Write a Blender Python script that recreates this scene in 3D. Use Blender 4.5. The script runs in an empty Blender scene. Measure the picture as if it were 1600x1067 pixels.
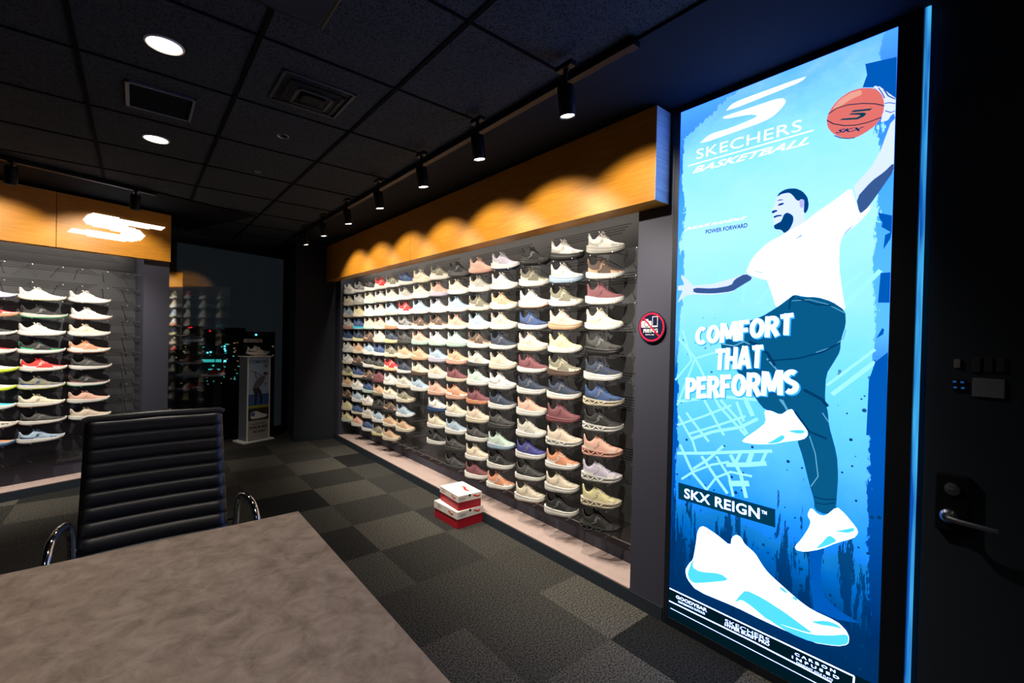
import bpy, bmesh, math, random
from mathutils import Vector, Matrix
from mathutils.geometry import tessellate_polygon
SC = bpy.context.scene
COL = SC.collection
R_ = math.radians
PI = math.pi

# ------------------------------------------------------------------ camera
FPX = 709.8
CAMH = 1.44
ROLL, PITCH, YAW = 0.02153, -0.010945, 0.691694
_cp, _sp = math.cos(PITCH), math.sin(PITCH)
_F = Vector((0, _cp, _sp)); _U = Vector((0, -_sp, _cp)); _R = Vector((1, 0, 0))
_c, _s = math.cos(ROLL), math.sin(ROLL)
_R, _U = _c * _R + _s * _U, -_s * _R + _c * _U
_M = Matrix(((math.cos(YAW), math.sin(YAW), 0), (-math.sin(YAW), math.cos(YAW), 0), (0, 0, 1)))
CR, CU, CF = _M @ _R, _M @ _U, _M @ _F
CAM = Vector((0, 0, CAMH))
cam_data = bpy.data.cameras.new('camera')
cam = bpy.data.objects.new('camera', cam_data); COL.objects.link(cam)
cam_data.sensor_fit = 'HORIZONTAL'; cam_data.sensor_width = 36.0
cam_data.lens = FPX / 1600 * 36.0
cam_data.clip_start = 0.02; cam_data.clip_end = 2000
cam.matrix_world = Matrix(((CR.x, CU.x, -CF.x, CAM.x), (CR.y, CU.y, -CF.y, CAM.y), (CR.z, CU.z, -CF.z, CAM.z), (0, 0, 0, 1)))
SC.camera = cam

def ray(px, py): return (px - 800) * CR - (py - 533.5) * CU + FPX * CF
def on_x(px, py, X): d = ray(px, py); return CAM + d * ((X - CAM.x) / d.x)
def on_y(px, py, Y): d = ray(px, py); return CAM + d * ((Y - CAM.y) / d.y)
def on_z(px, py, Z): d = ray(px, py); return CAM + d * ((Z - CAM.z) / d.z)
def on_p(px, py, P, n): d = ray(px, py); return CAM + d * ((P - CAM).dot(n) / d.dot(n))

# ------------------------------------------------------------------ world, exposure
world = bpy.data.worlds.new('night'); SC.world = world
world.use_nodes = True
world.node_tree.nodes['Background'].inputs[0].default_value = (0.75, 0.88, 1.0, 1)
world.node_tree.nodes['Background'].inputs[1].default_value = 0.009
vs = SC.view_settings
vs.view_transform = 'Standard'; vs.look = 'None'; vs.gamma = 1.0; vs.exposure = 0.0
try: vs.use_curve_mapping = False
except Exception: pass

POSTER_GAIN = 1.0      # brightness of the backlit print
BLUE_BOOST = 7.5        # the backlight is far stronger in blue than the other inks
SPOT_W = 104.0           # each track spotlight, right wall
SPOT_LEFT_W = 95.0
SPOT_COL = (1.0, 0.90, 0.76)
DOWN_W = 16.0

# ------------------------------------------------------------------ helpers
def lin(c):
    return tuple(((v / 255) / 12.92 if v <= 10.3 else ((v / 255 + 0.055) / 1.055) ** 2.4) for v in c)

def link(o, parent=None):
    COL.objects.link(o)
    if parent is not None: o.parent = parent
    return o

def thing(name, label, cat, loc=(0, 0, 0), rotz=0.0, group=None):
    o = bpy.data.objects.new(name, None); COL.objects.link(o)
    o.empty_display_size = 0.05
    o.location = loc; o.rotation_euler = (0, 0, rotz)
    o['label'] = label; o['category'] = cat
    if group: o['group'] = group
    o['_m'] = 0
    del o['_m']
    return o

def tag(o, label, cat, group=None, kind=None):
    o['label'] = label; o['category'] = cat
    if group: o['group'] = group
    if kind: o['kind'] = kind
    return o

def root_matrix(p):
    while p.parent is not None: p = p.parent
    return Matrix.Translation(p.location) @ Matrix.Rotation(p.rotation_euler.z, 4, 'Z')

def finish(me, smooth, angle=35):
    if smooth:
        for p in me.polygons: p.use_smooth = True
        try: me.set_sharp_from_angle(angle=R_(angle))
        except Exception: pass

def obj(name, bm, mat, parent=None, world=True, smooth=False, angle=35):
    """one mesh object; with world=True the bmesh holds world coordinates and is brought into the parent's frame"""
    if parent is not None and world:
        bm.transform(root_matrix(parent).inverted())
    bmesh.ops.recalc_face_normals(bm, faces=bm.faces)
    me = bpy.data.meshes.new(name); bm.to_mesh(me); bm.free()
    me.materials.append(mat)
    finish(me, smooth, angle)
    return link(bpy.data.objects.new(name, me), parent)

def struct(name, bm, mat, smooth=False):
    o = obj(name, bm, mat, None, False, smooth); o['kind'] = 'structure'; return o

def B(): return bmesh.new()

def box(bm, x0, x1, y0, y1, z0, z1, bev=0.0, M=None, seg=2):
    vs_ = [bm.verts.new((x, y, z)) for x in (x0, x1) for y in (y0, y1) for z in (z0, z1)]
    idx = [(0, 1, 3, 2), (4, 6, 7, 5), (0, 4, 5, 1), (2, 3, 7, 6), (0, 2, 6, 4), (1, 5, 7, 3)]
    fs = [bm.faces.new([vs_[i] for i in f]) for f in idx]
    if bev:
        es = list({e for f in fs for e in f.edges})
        r = bmesh.ops.bevel(bm, geom=es, offset=bev, segments=seg, affect='EDGES', profile=0.6)
        vs_ = list({v for f in r['faces'] for v in f.verts} | {v for v in vs_ if v.is_valid})
    if M is not None:
        for v in vs_: v.co = M @ v.co
    return bm

def tube(bm, pts, r, n=8, closed=False, cap=True):
    pts = [Vector(p) for p in pts]; rings = []
    N = len(pts); up = None
    rr = r if isinstance(r, (list, tuple)) else [r] * N
    for i, p in enumerate(pts):
        a = pts[i - 1] if (i > 0 or closed) else p
        b = pts[(i + 1) % N] if (i < N - 1 or closed) else p
        t = (b - a).normalized()
        if up is None:
            up = Vector((0, 0, 1)) if abs(t.z) < 0.9 else Vector((1, 0, 0))
        s = t.cross(up)
        if s.length < 1e-6: s = t.orthogonal()
        s.normalize(); up = s.cross(t).normalized()
        rings.append([bm.verts.new(p + rr[i] * (math.cos(2 * PI * k / n) * s + math.sin(2 * PI * k / n) * up)) for k in range(n)])
    M = N if closed else N - 1
    for i in range(M):
        A, C = rings[i], rings[(i + 1) % N]
        for k in range(n): bm.faces.new((A[k], A[(k + 1) % n], C[(k + 1) % n], C[k]))
    if cap and not closed:
        bm.faces.new(rings[0]); bm.faces.new(rings[-1][::-1])
    return bm

def lathe(bm, prof, n=32, M=None):
    """profile (r, z) revolved about z"""
    rings = []
    for r, z in prof:
        if r < 1e-6: rings.append([bm.verts.new((0, 0, z))])
        else: rings.append([bm.verts.new((r * math.cos(2 * PI * k / n), r * math.sin(2 * PI * k / n), z)) for k in range(n)])
    for A, C in zip(rings, rings[1:]):
        if len(A) == 1 and len(C) == 1: continue
        for k in range(n):
            if len(A) == 1: bm.faces.new((A[0], C[k], C[(k + 1) % n]))
            elif len(C) == 1: bm.faces.new((A[k], A[(k + 1) % n], C[0]))
            else: bm.faces.new((A[k], A[(k + 1) % n], C[(k + 1) % n], C[k]))
    if M is not None:
        for r_ in rings:
            for v in r_: v.co = M @ v.co
    return bm

def frame_m(o, x, y):
    """matrix with local x, y axes given, z = x cross y"""
    x = Vector(x).normalized(); y = Vector(y).normalized(); z = x.cross(y)
    return Matrix(((x.x, y.x, z.x, o[0]), (x.y, y.y, z.y, o[1]), (x.z, y.z, z.z, o[2]), (0, 0, 0, 1)))

def prism(bm, pts2, M, d0=0.0, d1=0.001):
    """filled polygon (local xy) extruded from z=d0 to z=d1"""
    ar = sum(pts2[i][0] * pts2[(i + 1) % len(pts2)][1] - pts2[(i + 1) % len(pts2)][0] * pts2[i][1] for i in range(len(pts2)))
    if ar < 0: pts2 = pts2[::-1]
    lo = [bm.verts.new(M @ Vector((x, y, d0))) for x, y in pts2]
    hi = [bm.verts.new(M @ Vector((x, y, d1))) for x, y in pts2]
    tris = tessellate_polygon([[Vector((x, y, 0)) for x, y in pts2]])
    for t in tris:
        try: bm.faces.new([hi[i] for i in t])
        except ValueError: pass
        try: bm.faces.new([lo[i] for i in t][::-1])
        except ValueError: pass
    n = len(pts2)
    for i in range(n): bm.faces.new((lo[i], lo[(i + 1) % n], hi[(i + 1) % n], hi[i]))
    return bm

def smooth_poly(pts, it=1):
    for _ in range(it):
        out = []
        for i in range(len(pts)):
            a, b = pts[i], pts[(i + 1) % len(pts)]
            out.append((a[0] * .8 + b[0] * .2, a[1] * .8 + b[1] * .2)); out.append((a[0] * .2 + b[0] * .8, a[1] * .2 + b[1] * .8))
        pts = out
    return pts

def text_bm(bm, s, M, w, h, depth=0.0008, shear=0.0, bold=0.0, space=1.0, adv=None):
    """lettering filling a w x h rectangle whose lower left corner is M's origin"""
    cu = bpy.data.curves.new('lettering', 'FONT'); cu.body = s; cu.size = 1.0; cu.shear = shear; cu.offset = bold
    cu.space_character = space; cu.resolution_u = 3
    o = bpy.data.objects.new('lettering', cu); COL.objects.link(o)
    dg = bpy.context.evaluated_depsgraph_get(); dg.update()
    me = o.evaluated_get(dg).to_mesh()
    vs_ = [v.co.copy() for v in me.vertices]; fs = [tuple(p.vertices) for p in me.polygons]
    o.evaluated_get(dg).to_mesh_clear()
    bpy.data.objects.remove(o); bpy.data.curves.remove(cu)
    if not vs_: return bm
    x0 = min(v.x for v in vs_); x1 = max(v.x for v in vs_); y0 = min(v.y for v in vs_); y1 = max(v.y for v in vs_)
    nv = [bm.verts.new(M @ Vector(((v.x - x0) / (x1 - x0) * w, (v.y - y0) / (y1 - y0) * h, depth))) for v in vs_]
    for f in fs:
        try: bm.faces.new([nv[i] for i in f])
        except ValueError: pass
    return bm

# ------------------------------------------------------------------ materials
MATS = {}
def mat(name, rgb, rough=0.6, metal=0.0, bump=0.0, bscale=200.0, var=0.0, vscale=8.0, spec=0.5, stretch=None, emis=None, estr=0.0):
    if name in MATS: return MATS[name]
    m = bpy.data.materials.new(name); m.use_nodes = True
    nt = m.node_tree; b = nt.nodes['Principled BSDF']
    c = lin(rgb)
    b.inputs['Base Color'].default_value = (*c, 1)
    b.inputs['Roughness'].default_value = rough; b.inputs['Metallic'].default_value = metal
    b.inputs['Specular IOR Level'].default_value = spec
    tc = nt.nodes.new('ShaderNodeTexCoord')
    src = tc.outputs['Object']
    if stretch:
        mp = nt.nodes.new('ShaderNodeMapping'); mp.inputs['Scale'].default_value = stretch
        nt.links.new(src, mp.inputs['Vector']); src = mp.outputs['Vector']
    if var > 0:
        n = nt.nodes.new('ShaderNodeTexNoise'); n.inputs['Scale'].default_value = vscale; n.inputs['Detail'].default_value = 6
        nt.links.new(src, n.inputs['Vector'])
        r = nt.nodes.new('ShaderNodeValToRGB')
        r.color_ramp.elements[0].position = 0.3; r.color_ramp.elements[1].position = 0.7
        r.color_ramp.elements[0].color = (*[v * (1 - var) for v in c], 1)
        r.color_ramp.elements[1].color = (*[min(1, v * (1 + var)) for v in c], 1)
        nt.links.new(n.outputs['Fac'], r.inputs['Fac']); nt.links.new(r.outputs['Color'], b.inputs['Base Color'])
    if bump > 0:
        n2 = nt.nodes.new('ShaderNodeTexNoise'); n2.inputs['Scale'].default_value = bscale; n2.inputs['Detail'].default_value = 3
        nt.links.new(src, n2.inputs['Vector'])
        bp = nt.nodes.new('ShaderNodeBump'); bp.inputs['Strength'].default_value = bump; bp.inputs['Distance'].default_value = 0.002
        nt.links.new(n2.outputs['Fac'], bp.inputs['Height']); nt.links.new(bp.outputs['Normal'], b.inputs['Normal'])
    if emis:
        b.inputs['Emission Color'].default_value = (*lin(emis), 1); b.inputs['Emission Strength'].default_value = estr
    MATS[name] = m
    return m

def glow(name, rgb, strength):
    if name in MATS: return MATS[name]
    m = bpy.data.materials.new(name); m.use_nodes = True; nt = m.node_tree; nt.nodes.clear()
    e = nt.nodes.new('ShaderNodeEmission'); o = nt.nodes.new('ShaderNodeOutputMaterial')
    e.inputs[0].default_value = (*lin(rgb), 1); e.inputs[1].default_value = strength
    nt.links.new(e.outputs[0], o.inputs[0]); MATS[name] = m
    return m

def pm(rgb, k=1.0):
    """one ink of the backlit print"""
    nm = 'print_%d_%d_%d_%d' % (*rgb, int(k * 100))
    m = glow(nm, rgb, POSTER_GAIN * k); c = lin(rgb)
    m.node_tree.nodes['Emission'].inputs[0].default_value = (c[0], c[1] + max(0, c[1] -   .62) * 1.1, c[2] + max(0, c[2] - .7) * BLUE_BOOST, 1)
    return m

def wood_material():
    m = bpy.data.materials.new('orange_oak_veneer'); m.use_nodes = True; nt = m.node_tree; b = nt.nodes['Principled BSDF']
    tc = nt.nodes.new('ShaderNodeTexCoord'); mp = nt.nodes.new('ShaderNodeMapping')
    mp.inputs['Scale'].default_value = (1.2, 1.2, 26); nt.links.new(tc.outputs['Object'], mp.inputs['Vector'])
    n = nt.nodes.new('ShaderNodeTexNoise'); n.inputs['Scale'].default_value = 4; n.inputs['Detail'].default_value = 9; n.inputs['Roughness'].default_value = 0.65
    nt.links.new(mp.outputs['Vector'], n.inputs['Vector'])
    r = nt.nodes.new('ShaderNodeValToRGB')
    r.color_ramp.elements[0].position = 0.28; r.color_ramp.elements[1].position = 0.72
    r.color_ramp.elements[0].color = (*lin((192, 122, 30)), 1); r.color_ramp.elements[1].color = (*lin((230, 158, 44)), 1)
    nt.links.new(n.outputs['Fac'], r.inputs['Fac']); nt.links.new(r.outputs['Color'], b.inputs['Base Color'])
    b.inputs['Roughness'].default_value = 0.45
    return m

def carpet_material():
    m = bpy.data.materials.new('carpet_tiles'); m.use_nodes = True; nt = m.node_tree; L = nt.links; b = nt.nodes['Principled BSDF']
    tc = nt.nodes.new('ShaderNodeTexCoord')
    mp = nt.nodes.new('ShaderNodeMapping'); mp.inputs['Location'].default_value = (-1.765 * 2 + 40, -1.845 * 2 + 40, 0.5); mp.inputs['Scale'].default_value = (2, 2, 0)
    L.new(tc.outputs['Object'], mp.inputs['Vector'])
    ck = nt.nodes.new('ShaderNodeTexChecker'); ck.inputs['Scale'].default_value = 1.0
    ck.inputs[1].default_value = (1, 1, 1, 1); ck.inputs[2].default_value = (0, 0, 0, 1)
    L.new(mp.outputs['Vector'], ck.inputs['Vector'])
    fl = nt.nodes.new('ShaderNodeVectorMath'); fl.operation = 'FLOOR'; L.new(mp.outputs['Vector'], fl.inputs[0])
    wn = nt.nodes.new('ShaderNodeTexWhiteNoise'); L.new(fl.outputs[0], wn.inputs['Vector'])
    a = nt.nodes.new('ShaderNodeMath'); a.operation = 'MULTIPLY_ADD'; a.inputs[1].default_value = 0.45
    L.new(ck.outputs['Fac'], a.inputs[0])
    b2 = nt.nodes.new('ShaderNodeMath'); b2.operation = 'MULTIPLY'; b2.inputs[1].default_value = 0.55; L.new(wn.outputs['Value'], b2.inputs[0])
    L.new(b2.outputs[0], a.inputs[2])
    nz = nt.nodes.new('ShaderNodeTexNoise'); nz.inputs['Scale'].default_value = 120; nz.inputs['Detail'].default_value = 4; L.new(tc.outputs['Object'], nz.inputs['Vector'])
    r = nt.nodes.new('ShaderNodeValToRGB'); r.color_ramp.elements[0].color = (*lin((27, 28, 29)), 1); r.color_ramp.elements[1].color = (*lin((76, 74, 69)), 1)
    L.new(a.outputs[0], r.inputs['Fac'])
    r2 = nt.nodes.new('ShaderNodeValToRGB'); r2.color_ramp.elements[0].position = .36; r2.color_ramp.elements[1].position = .64
    r2.color_ramp.elements[0].color = (.25, .25, .25, 1); r2.color_ramp.elements[1].color = (1.7, 1.7, 1.7, 1)
    L.new(nz.outputs['Fac'], r2.inputs['Fac'])
    mx = nt.nodes.new('ShaderNodeMix'); mx.data_type = 'RGBA'; mx.blend_type = 'MULTIPLY'; mx.inputs['Factor'].default_value = 1
    L.new(r.outputs['Color'], mx.inputs['A']); L.new(r2.outputs['Color'], mx.inputs['B'])
    L.new(mx.outputs['Result'], b.inputs['Base Color'])
    b.inputs['Roughness'].default_value = 1; b.inputs['Specular IOR Level'].default_value = 0.1
    bp = nt.nodes.new('ShaderNodeBump'); bp.inputs['Strength'].default_value = 0.6; bp.inputs['Distance'].default_value = 0.004
    L.new(nz.outputs['Fac'], bp.inputs['Height']); L.new(bp.outputs['Normal'], b.inputs['Normal'])
    return m

def ceiling_material():
    m = bpy.data.materials.new('mineral_ceiling_tiles'); m.use_nodes = True; nt = m.node_tree; L = nt.links; b = nt.nodes['Principled BSDF']
    tc = nt.nodes.new('ShaderNodeTexCoord')
    n = nt.nodes.new('ShaderNodeTexNoise'); n.inputs['Scale'].default_value = 130; n.inputs['Detail'].default_value = 5; L.new(tc.outputs['Object'], n.inputs['Vector'])
    r = nt.nodes.new('ShaderNodeValToRGB'); r.color_ramp.elements[0].position = .40; r.color_ramp.elements[1].position = .50
    r.color_ramp.elements[0].color = (*lin((36, 40, 45)), 1); r.color_ramp.elements[1].color = (*lin((58, 64, 72)), 1)
    L.new(n.outputs['Fac'], r.inputs['Fac']); L.new(r.outputs['Color'], b.inputs['Base Color'])
    b.inputs['Roughness'].default_value = .95; b.inputs['Specular IOR Level'].default_value = .15
    bp = nt.nodes.new('ShaderNodeBump'); bp.inputs['Strength'].default_value = .5; bp.inputs['Distance'].default_value = .003
    L.new(n.outputs['Fac'], bp.inputs['Height']); L.new(bp.outputs['Normal'], b.inputs['Normal'])
    return m

def table_material():
    m = bpy.data.materials.new('brown_stone_laminate'); m.use_nodes = True; nt = m.node_tree; L = nt.links; b = nt.nodes['Principled BSDF']
    tc = nt.nodes.new('ShaderNodeTexCoord')
    n = nt.nodes.new('ShaderNodeTexNoise'); n.inputs['Scale'].default_value = 14; n.inputs['Detail'].default_value = 12; n.inputs['Roughness'].default_value = .72; n.inputs['Distortion'].default_value = .5
    L.new(tc.outputs['Object'], n.inputs['Vector'])
    r = nt.nodes.new('ShaderNodeValToRGB')
    r.color_ramp.elements[0].position = .30; r.color_ramp.elements[0].color = (*lin((122, 106, 92)), 1)
    r.color_ramp.elements[1].position = .62; r.color_ramp.elements[1].color = (*lin((178, 160, 144)), 1)
    e = r.color_ramp.elements.new(.44); e.color = (*lin((152, 134, 118)), 1)
    L.new(n.outputs['Fac'], r.inputs['Fac']); L.new(r.outputs['Color'], b.inputs['Base Color'])
    b.inputs['Roughness'].default_value = .55
    bp = nt.nodes.new('ShaderNodeBump'); bp.inputs['Strength'].default_value = .15; bp.inputs['Distance'].default_value = .001
    L.new(n.outputs['Fac'], bp.inputs['Height']); L.new(bp.outputs['Normal'], b.inputs['Normal'])
    return m

def glass_material(name, tint=(1, 1, 1), fac=0.0):
    m = bpy.data.materials.new(name); m.use_nodes = True; nt = m.node_tree; nt.nodes.clear(); L = nt.links
    o = nt.nodes.new('ShaderNodeOutputMaterial'); t = nt.nodes.new('ShaderNodeBsdfTransparent'); g = nt.nodes.new('ShaderNodeBsdfGlossy')
    t.inputs[0].default_value = (*tint, 1); g.inputs['Roughness'].default_value = 0.01
    fr = nt.nodes.new('ShaderNodeFresnel'); fr.inputs[0].default_value = 1.5
    mx = nt.nodes.new('ShaderNodeMixShader')
    L.new(fr.outputs[0], mx.inputs[0]); L.new(t.outputs[0], mx.inputs[1]); L.new(g.outputs[0], mx.inputs[2]); L.new(mx.outputs[0], o.inputs[0])
    return m

M_WOOD = wood_material()
M_BLACKWALL = mat('charcoal_paint', (46, 48, 54), .75, bump=.2, bscale=120, spec=.3)
M_PILLAR = mat('charcoal_panel', (60, 61, 74), .55, bump=.1, bscale=60, spec=.4)
M_DARK = mat('black_paint', (38, 46, 56), .8, spec=.25)
M_BLACK = mat('black_powder_coat', (14, 15, 18), .5, spec=.25)
M_BORDER = mat('matt_black', (18, 20, 24), .9, spec=.1)
M_FRAME = mat('black_frame', (20, 24, 32), .4)
M_BOARD = mat('slat_board_grey', (56, 57, 60), .55, var=.08, vscale=3, bump=.1, bscale=300)
M_GROOVE = mat('groove_black', (12, 12, 14), .7)
M_SHELF = mat('beige_plinth_top', (176, 156, 150), .6, var=.05, vscale=20)
M_CHROME = mat('chrome', (225, 228, 232), .07, metal=1.0)
M_STEEL = mat('brushed_steel', (190, 190, 190), .3, metal=1.0)
M_LEATHER = mat('black_leather', (28, 28, 29), .42, bump=.2, bscale=260, spec=.9)
M_WHITE = mat('white_plastic', (228, 226, 220), .4)

# ------------------------------------------------------------------ shell
CEIL = 2.62
XW = 2.09            # face of the right wall
XB = 2.30            # slat board
YN, YF = 1.47, 6.11  # display recess
bm = B(); box(bm, -5, 4.2, -4, 7.6, -0.05, 0); struct('floor', bm, carpet_material())

# left wall frame of reference: runs along LD, faces the room along LN
LP0 = Vector((-0.836, 5.462, 0)); LD = Vector((0.9439, 0.3303, 0)).normalized(); LN = Vector((LD.y, -LD.x, 0))
def LW(s, off, z=0.0): p = LP0 + LD * s + LN * off; return Vector((p.x, p.y, z))
ML = Matrix(((LD.x, -LN.x, 0, LP0.x), (LD.y, -LN.y, 0, LP0.y), (0, 0, 1, 0), (0, 0, 0, 1)))   # local x along, y into the wall, z up

# ceiling of tiles, T-bars as geometry
bm = B(); box(bm, -5, 4.2, -4, 7.6, CEIL, CEIL + .05); struct('ceiling', bm, ceiling_material())
bm = B()
xs = [-0.207 + .580 * k for k in range(-8, 3)]
for x in xs: box(bm, x - .009, x + .009, -4, 7.5, CEIL - .006, CEIL + .01)
for k in range(-9, 9):
    y = 2.683 + .620 * k
    box(bm, -5, 1.5, y - .006, y + .006, CEIL - .005, CEIL + .01)
struct('trim_1', bm, mat('t_bar_black', (17, 18, 20), .9, spec=.05))
# plain black ceiling border along the right wall and the left wall
bm = B(); box(bm, 1.50, 2.6, -4, 7.5, CEIL - .012, CEIL + .02); struct('trim_2', bm, mat('border_slate', (34, 40, 48), .9, spec=.1))
bm = B(); box(bm, -4, 1.6, -.77, .6, CEIL - .012, CEIL + .02, M=ML); struct('trim_3', bm, M_BORDER)

# right wall
bm = B()
box(bm, XW, 2.6, 1.262, YN, 0, CEIL)
box(bm, XW, 2.6, YF, 6.36, 0, CEIL)
box(bm, XW, 2.6, YN, YF, 2.25, CEIL)
box(bm, XW, 2.6, YN, YF, 0, .075)
box(bm, XB + .015, 2.6, YN, YF, .075, 2.25)
struct('wall_right', bm, M_PILLAR)
bm = B(); box(bm, XW - .004, XB + .02, YN + .002, YF - .002, .075, .082); struct('trim_4', bm, M_SHELF)
bm = B(); box(bm, XW - .006, XW + .02, YN - .2, 6.30, 0, .07); struct('baseboard_right', bm, M_DARK)
bm = B(); box(bm, XW + .03, 2.6, -4, 1.262, 0, CEIL); struct('wall_right_front', bm, M_DARK)
# end panel, slightly turned
e0, e1 = Vector((1.598, 6.36, 0)), Vector((2.10, 6.29, 0)); ed = (e1 - e0).normalized()
ME = frame_m(e0, ed, (0, 0, 1)); 
bm = B(); prism(bm, [(0, 0), ((e1 - e0).length, 0), ((e1 - e0).length, CEIL), (0, CEIL)], ME, -.9, 0); struct('wall_back', bm, M_BLACKWALL)
bm = B(); prism(bm, [(0, 0), ((e1 - e0).length, 0), ((e1 - e0).length, .06), (0, .06)], ME, 0, .008); struct('baseboard_back', bm, M_DARK)

# left wall (recess from s=-1.6 to .944)
LB = .18
bm = B()
box(bm, .944, 1.16, 0, .55, 0, CEIL, M=ML)
box(bm, -4, -1.9, 0, .55, 0, CEIL, M=ML)
box(bm, -1.9, .944, 0, .55, 2.22, CEIL, M=ML)
box(bm, -1.9, .944, 0, .55, 0, .075, M=ML)
box(bm, -1.9, .944, LB + .015, .55, .075, 2.22, M=ML)
struct('wall_left', bm, M_PILLAR)
bm = B(); box(bm, -1.9, .942, -.004, LB + .02, .075, .082, M=ML); struct('trim_5', bm, M_SHELF)
bm = B(); box(bm, -4, .96, -.006, .02, 0, .07, M=ML); struct('baseboard_left', bm, M_DARK)

# window wall, parallel to the left wall
WO = .84
bm = B(); box(bm, .3, 3.4, WO, WO + .012, .02, CEIL - .02, M=ML); struct('window_1', bm, glass_material('window_glass', (.9, .97, 1)))
bm = B()
for x in (1.56, 3.0): box(bm, x - .02, x + .02, WO + .02, WO + .10, 0, CEIL, M=ML)
box(bm, .3, 3.4, WO + .014, WO + .10, 0, .06, M=ML); box(bm, .3, 3.4, WO + .014, WO + .10, CEIL - .12, CEIL, M=ML)
struct('trim_6', bm, M_DARK)
# ------------------------------------------------------------------ wood fascias
f = thing('fascia', 'orange oak fascia above the right shoe wall, lit by a row of spotlights', 'fascia', (1.96, 1.29, 2.128))
bm = B(); box(bm, 1.96, XW - .002, 1.29, 3.882, 2.128, 2.592, .0015); obj('panel', bm, M_WOOD, f)
bm = B(); box(bm, 1.9615, XW - .003, 1.2885, 1.2905, 2.130, 2.590); obj('end_cap', bm, mat('pale_end_for_poster_light', (214, 212, 208), .5, var=.25, vscale=5, stretch=(1, 1, 26)), f)  # end sheet made paler than the oak so the poster's light shows
bm = B(); box(bm, 1.96, XW - .002, 3.886, 6.30, 2.128, 2.592, .0015); obj('panel', bm, M_WOOD, f)
f = thing('fascia', 'orange oak fascia above the left shoe wall with a glowing S', 'fascia', LW(-1.9, .1, 2.117), math.atan2(LD.y, LD.x))
FO = .10
bm = B(); box(bm, -1.9, .288, -FO, -.002, 2.117, 2.585, .0015, ML); obj('panel', bm, M_WOOD, f)
bm = B(); box(bm, .292, 1.13, -FO, -.002, 2.117, 2.585, .0015, ML); obj('panel', bm, M_WOOD, f)
# the S of lit strips on the left fascia
def lfa(px, py, off=FO + .001):
    p = on_p(px, py, LP0 + LN * off, LN); return ((p - LP0).dot(LD), p.z)
S1 = [(143, 339), (150, 334), (172, 337), (257.5, 354), (251, 360), (176, 349), (172, 350), (207, 358), (224, 364), (227, 372), (220, 376), (208, 378),
      (190, 377), (105, 363), (113, 356), (176, 364), (187, 365), (186, 362), (150, 352), (131, 345), (131, 340)]
def srows(pts, n):
    zs = [p[1] for p in pts]; z0, z1 = min(zs), max(zs); out = []
    for k in range(n):
        z = z0 + (k + .5) * (z1 - z0) / n; X = []
        for i in range(len(pts)):
            a, b = pts[i], pts[(i + 1) % len(pts)]
            if (a[1] - z) * (b[1] - z) < 0: X.append(a[0] + (z - a[1]) / (b[1] - a[1]) * (b[0] - a[0]))
        X.sort()
        for i in range(0, len(X) - 1, 2): out.append((X[i], X[i + 1], z))
    return out, (z1 - z0) / n
LF = Matrix(((LD.x, 0, LN.x, LP0.x), (LD.y, 0, LN.y, LP0.y), (0, 1, 0, 0), (0, 0, 0, 1)))  # local x along, y up, z out
def ledpts(): 
    return [(146.5, 332.3), (200, 343.5), (258, 355.5), (251, 360.5), (215, 355), (175, 348), (195, 352), (218, 359.5), (227, 368.6), (220, 375.5), (204.5, 378),
            (182, 376), (104.5, 362.7), (112.7, 356), (150, 360.5), (188.6, 366), (188.6, 363), (172.7, 359.5), (136, 351), (129.5, 343), (136, 335.5)]
rows, dz = srows([lfa(*p) for p in ledpts()], 21)
bm = B()
for a, b_, z in rows:
    if b_ - a > .004: prism(bm, [(a, z - dz * .30), (b_, z - dz * .30), (b_, z + dz * .30), (a, z + dz * .30)], LF, FO, FO + .004)
obj('illuminated_logo', bm, glow('logo_glow', (225, 238, 255), 2.6), f)

# ------------------------------------------------------------------ slat boards with pegs
def groove_bands(bm, s0, s1, z0, z1, rnd, M, y, h=.0042):
    """groups of parallel grooves with slanted ends"""
    for z in [z0 + .075 + .1524 * k for k in range(int((z1 - z0) / .1524) + 1)]:
        s = s0 + rnd.uniform(0, .4)
        while s < s1:
            w = rnd.uniform(.4, 1.1); n = rnd.choice((4, 5, 6)); sl = rnd.choice((-1, 1)) * .022
            for k in range(n):
                a = max(s0, s + sl * k); b = min(s1, s + w + sl * k); zz = z + (k - n / 2) * .0155
                if b - a > .05 and z0 < zz < z1: box(bm, a, b, y - .0012, y + .004, zz - h / 2, zz + h / 2, M=M)
            s += w + rnd.uniform(.05, .35)
    return bm
rnd = random.Random(5)
MR = Matrix(((0, 1, 0, 0), (1, 0, 0, 0), (0, 0, 1, 0), (0, 0, 0, 1)))   # local x -> world y, local y -> world x
PITCH_Z = .1524
ROWZ = [1.952 - .1532 * k for k in range(12)]
COLY = [1.775, 2.095, 2.405, 2.745, 3.05, 3.375, 3.695, 4.04, 4.36, 4.685, 4.98, 5.285, 5.63, 5.99]
SHOE_ANG = R_(31)
def right_pose(c, r):
    """heel point and heading of the shoe in column c, row r of the right wall"""
    d = Vector((math.sin(SHOE_ANG), -math.cos(SHOE_ANG), 0))
    mid = Vector((2.185, COLY[c] - .012, ROWZ[r]))
    return mid - d * .111, math.atan2(d.y, d.x)
sb = thing('slat_board', 'grey slatted display board with chrome pegs behind the right wall shoes', 'display board', (XB, YN, .21))
bm = B(); box(bm, XB, XB + .015, YN + .002, YF - .002, .212, 2.248); obj('panel', bm, M_BOARD, sb)
bm = B(); groove_bands(bm, YN + .01, YF - .01, .22, 2.22, rnd, MR, XB, .0052); obj('groove', bm, M_GROOVE, sb)
bm = B(); box(bm, XB - .006, XB + .001, YN + .002, YF - .002, .206, .214); obj('edge_strip', bm, M_STEEL, sb)

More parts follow.
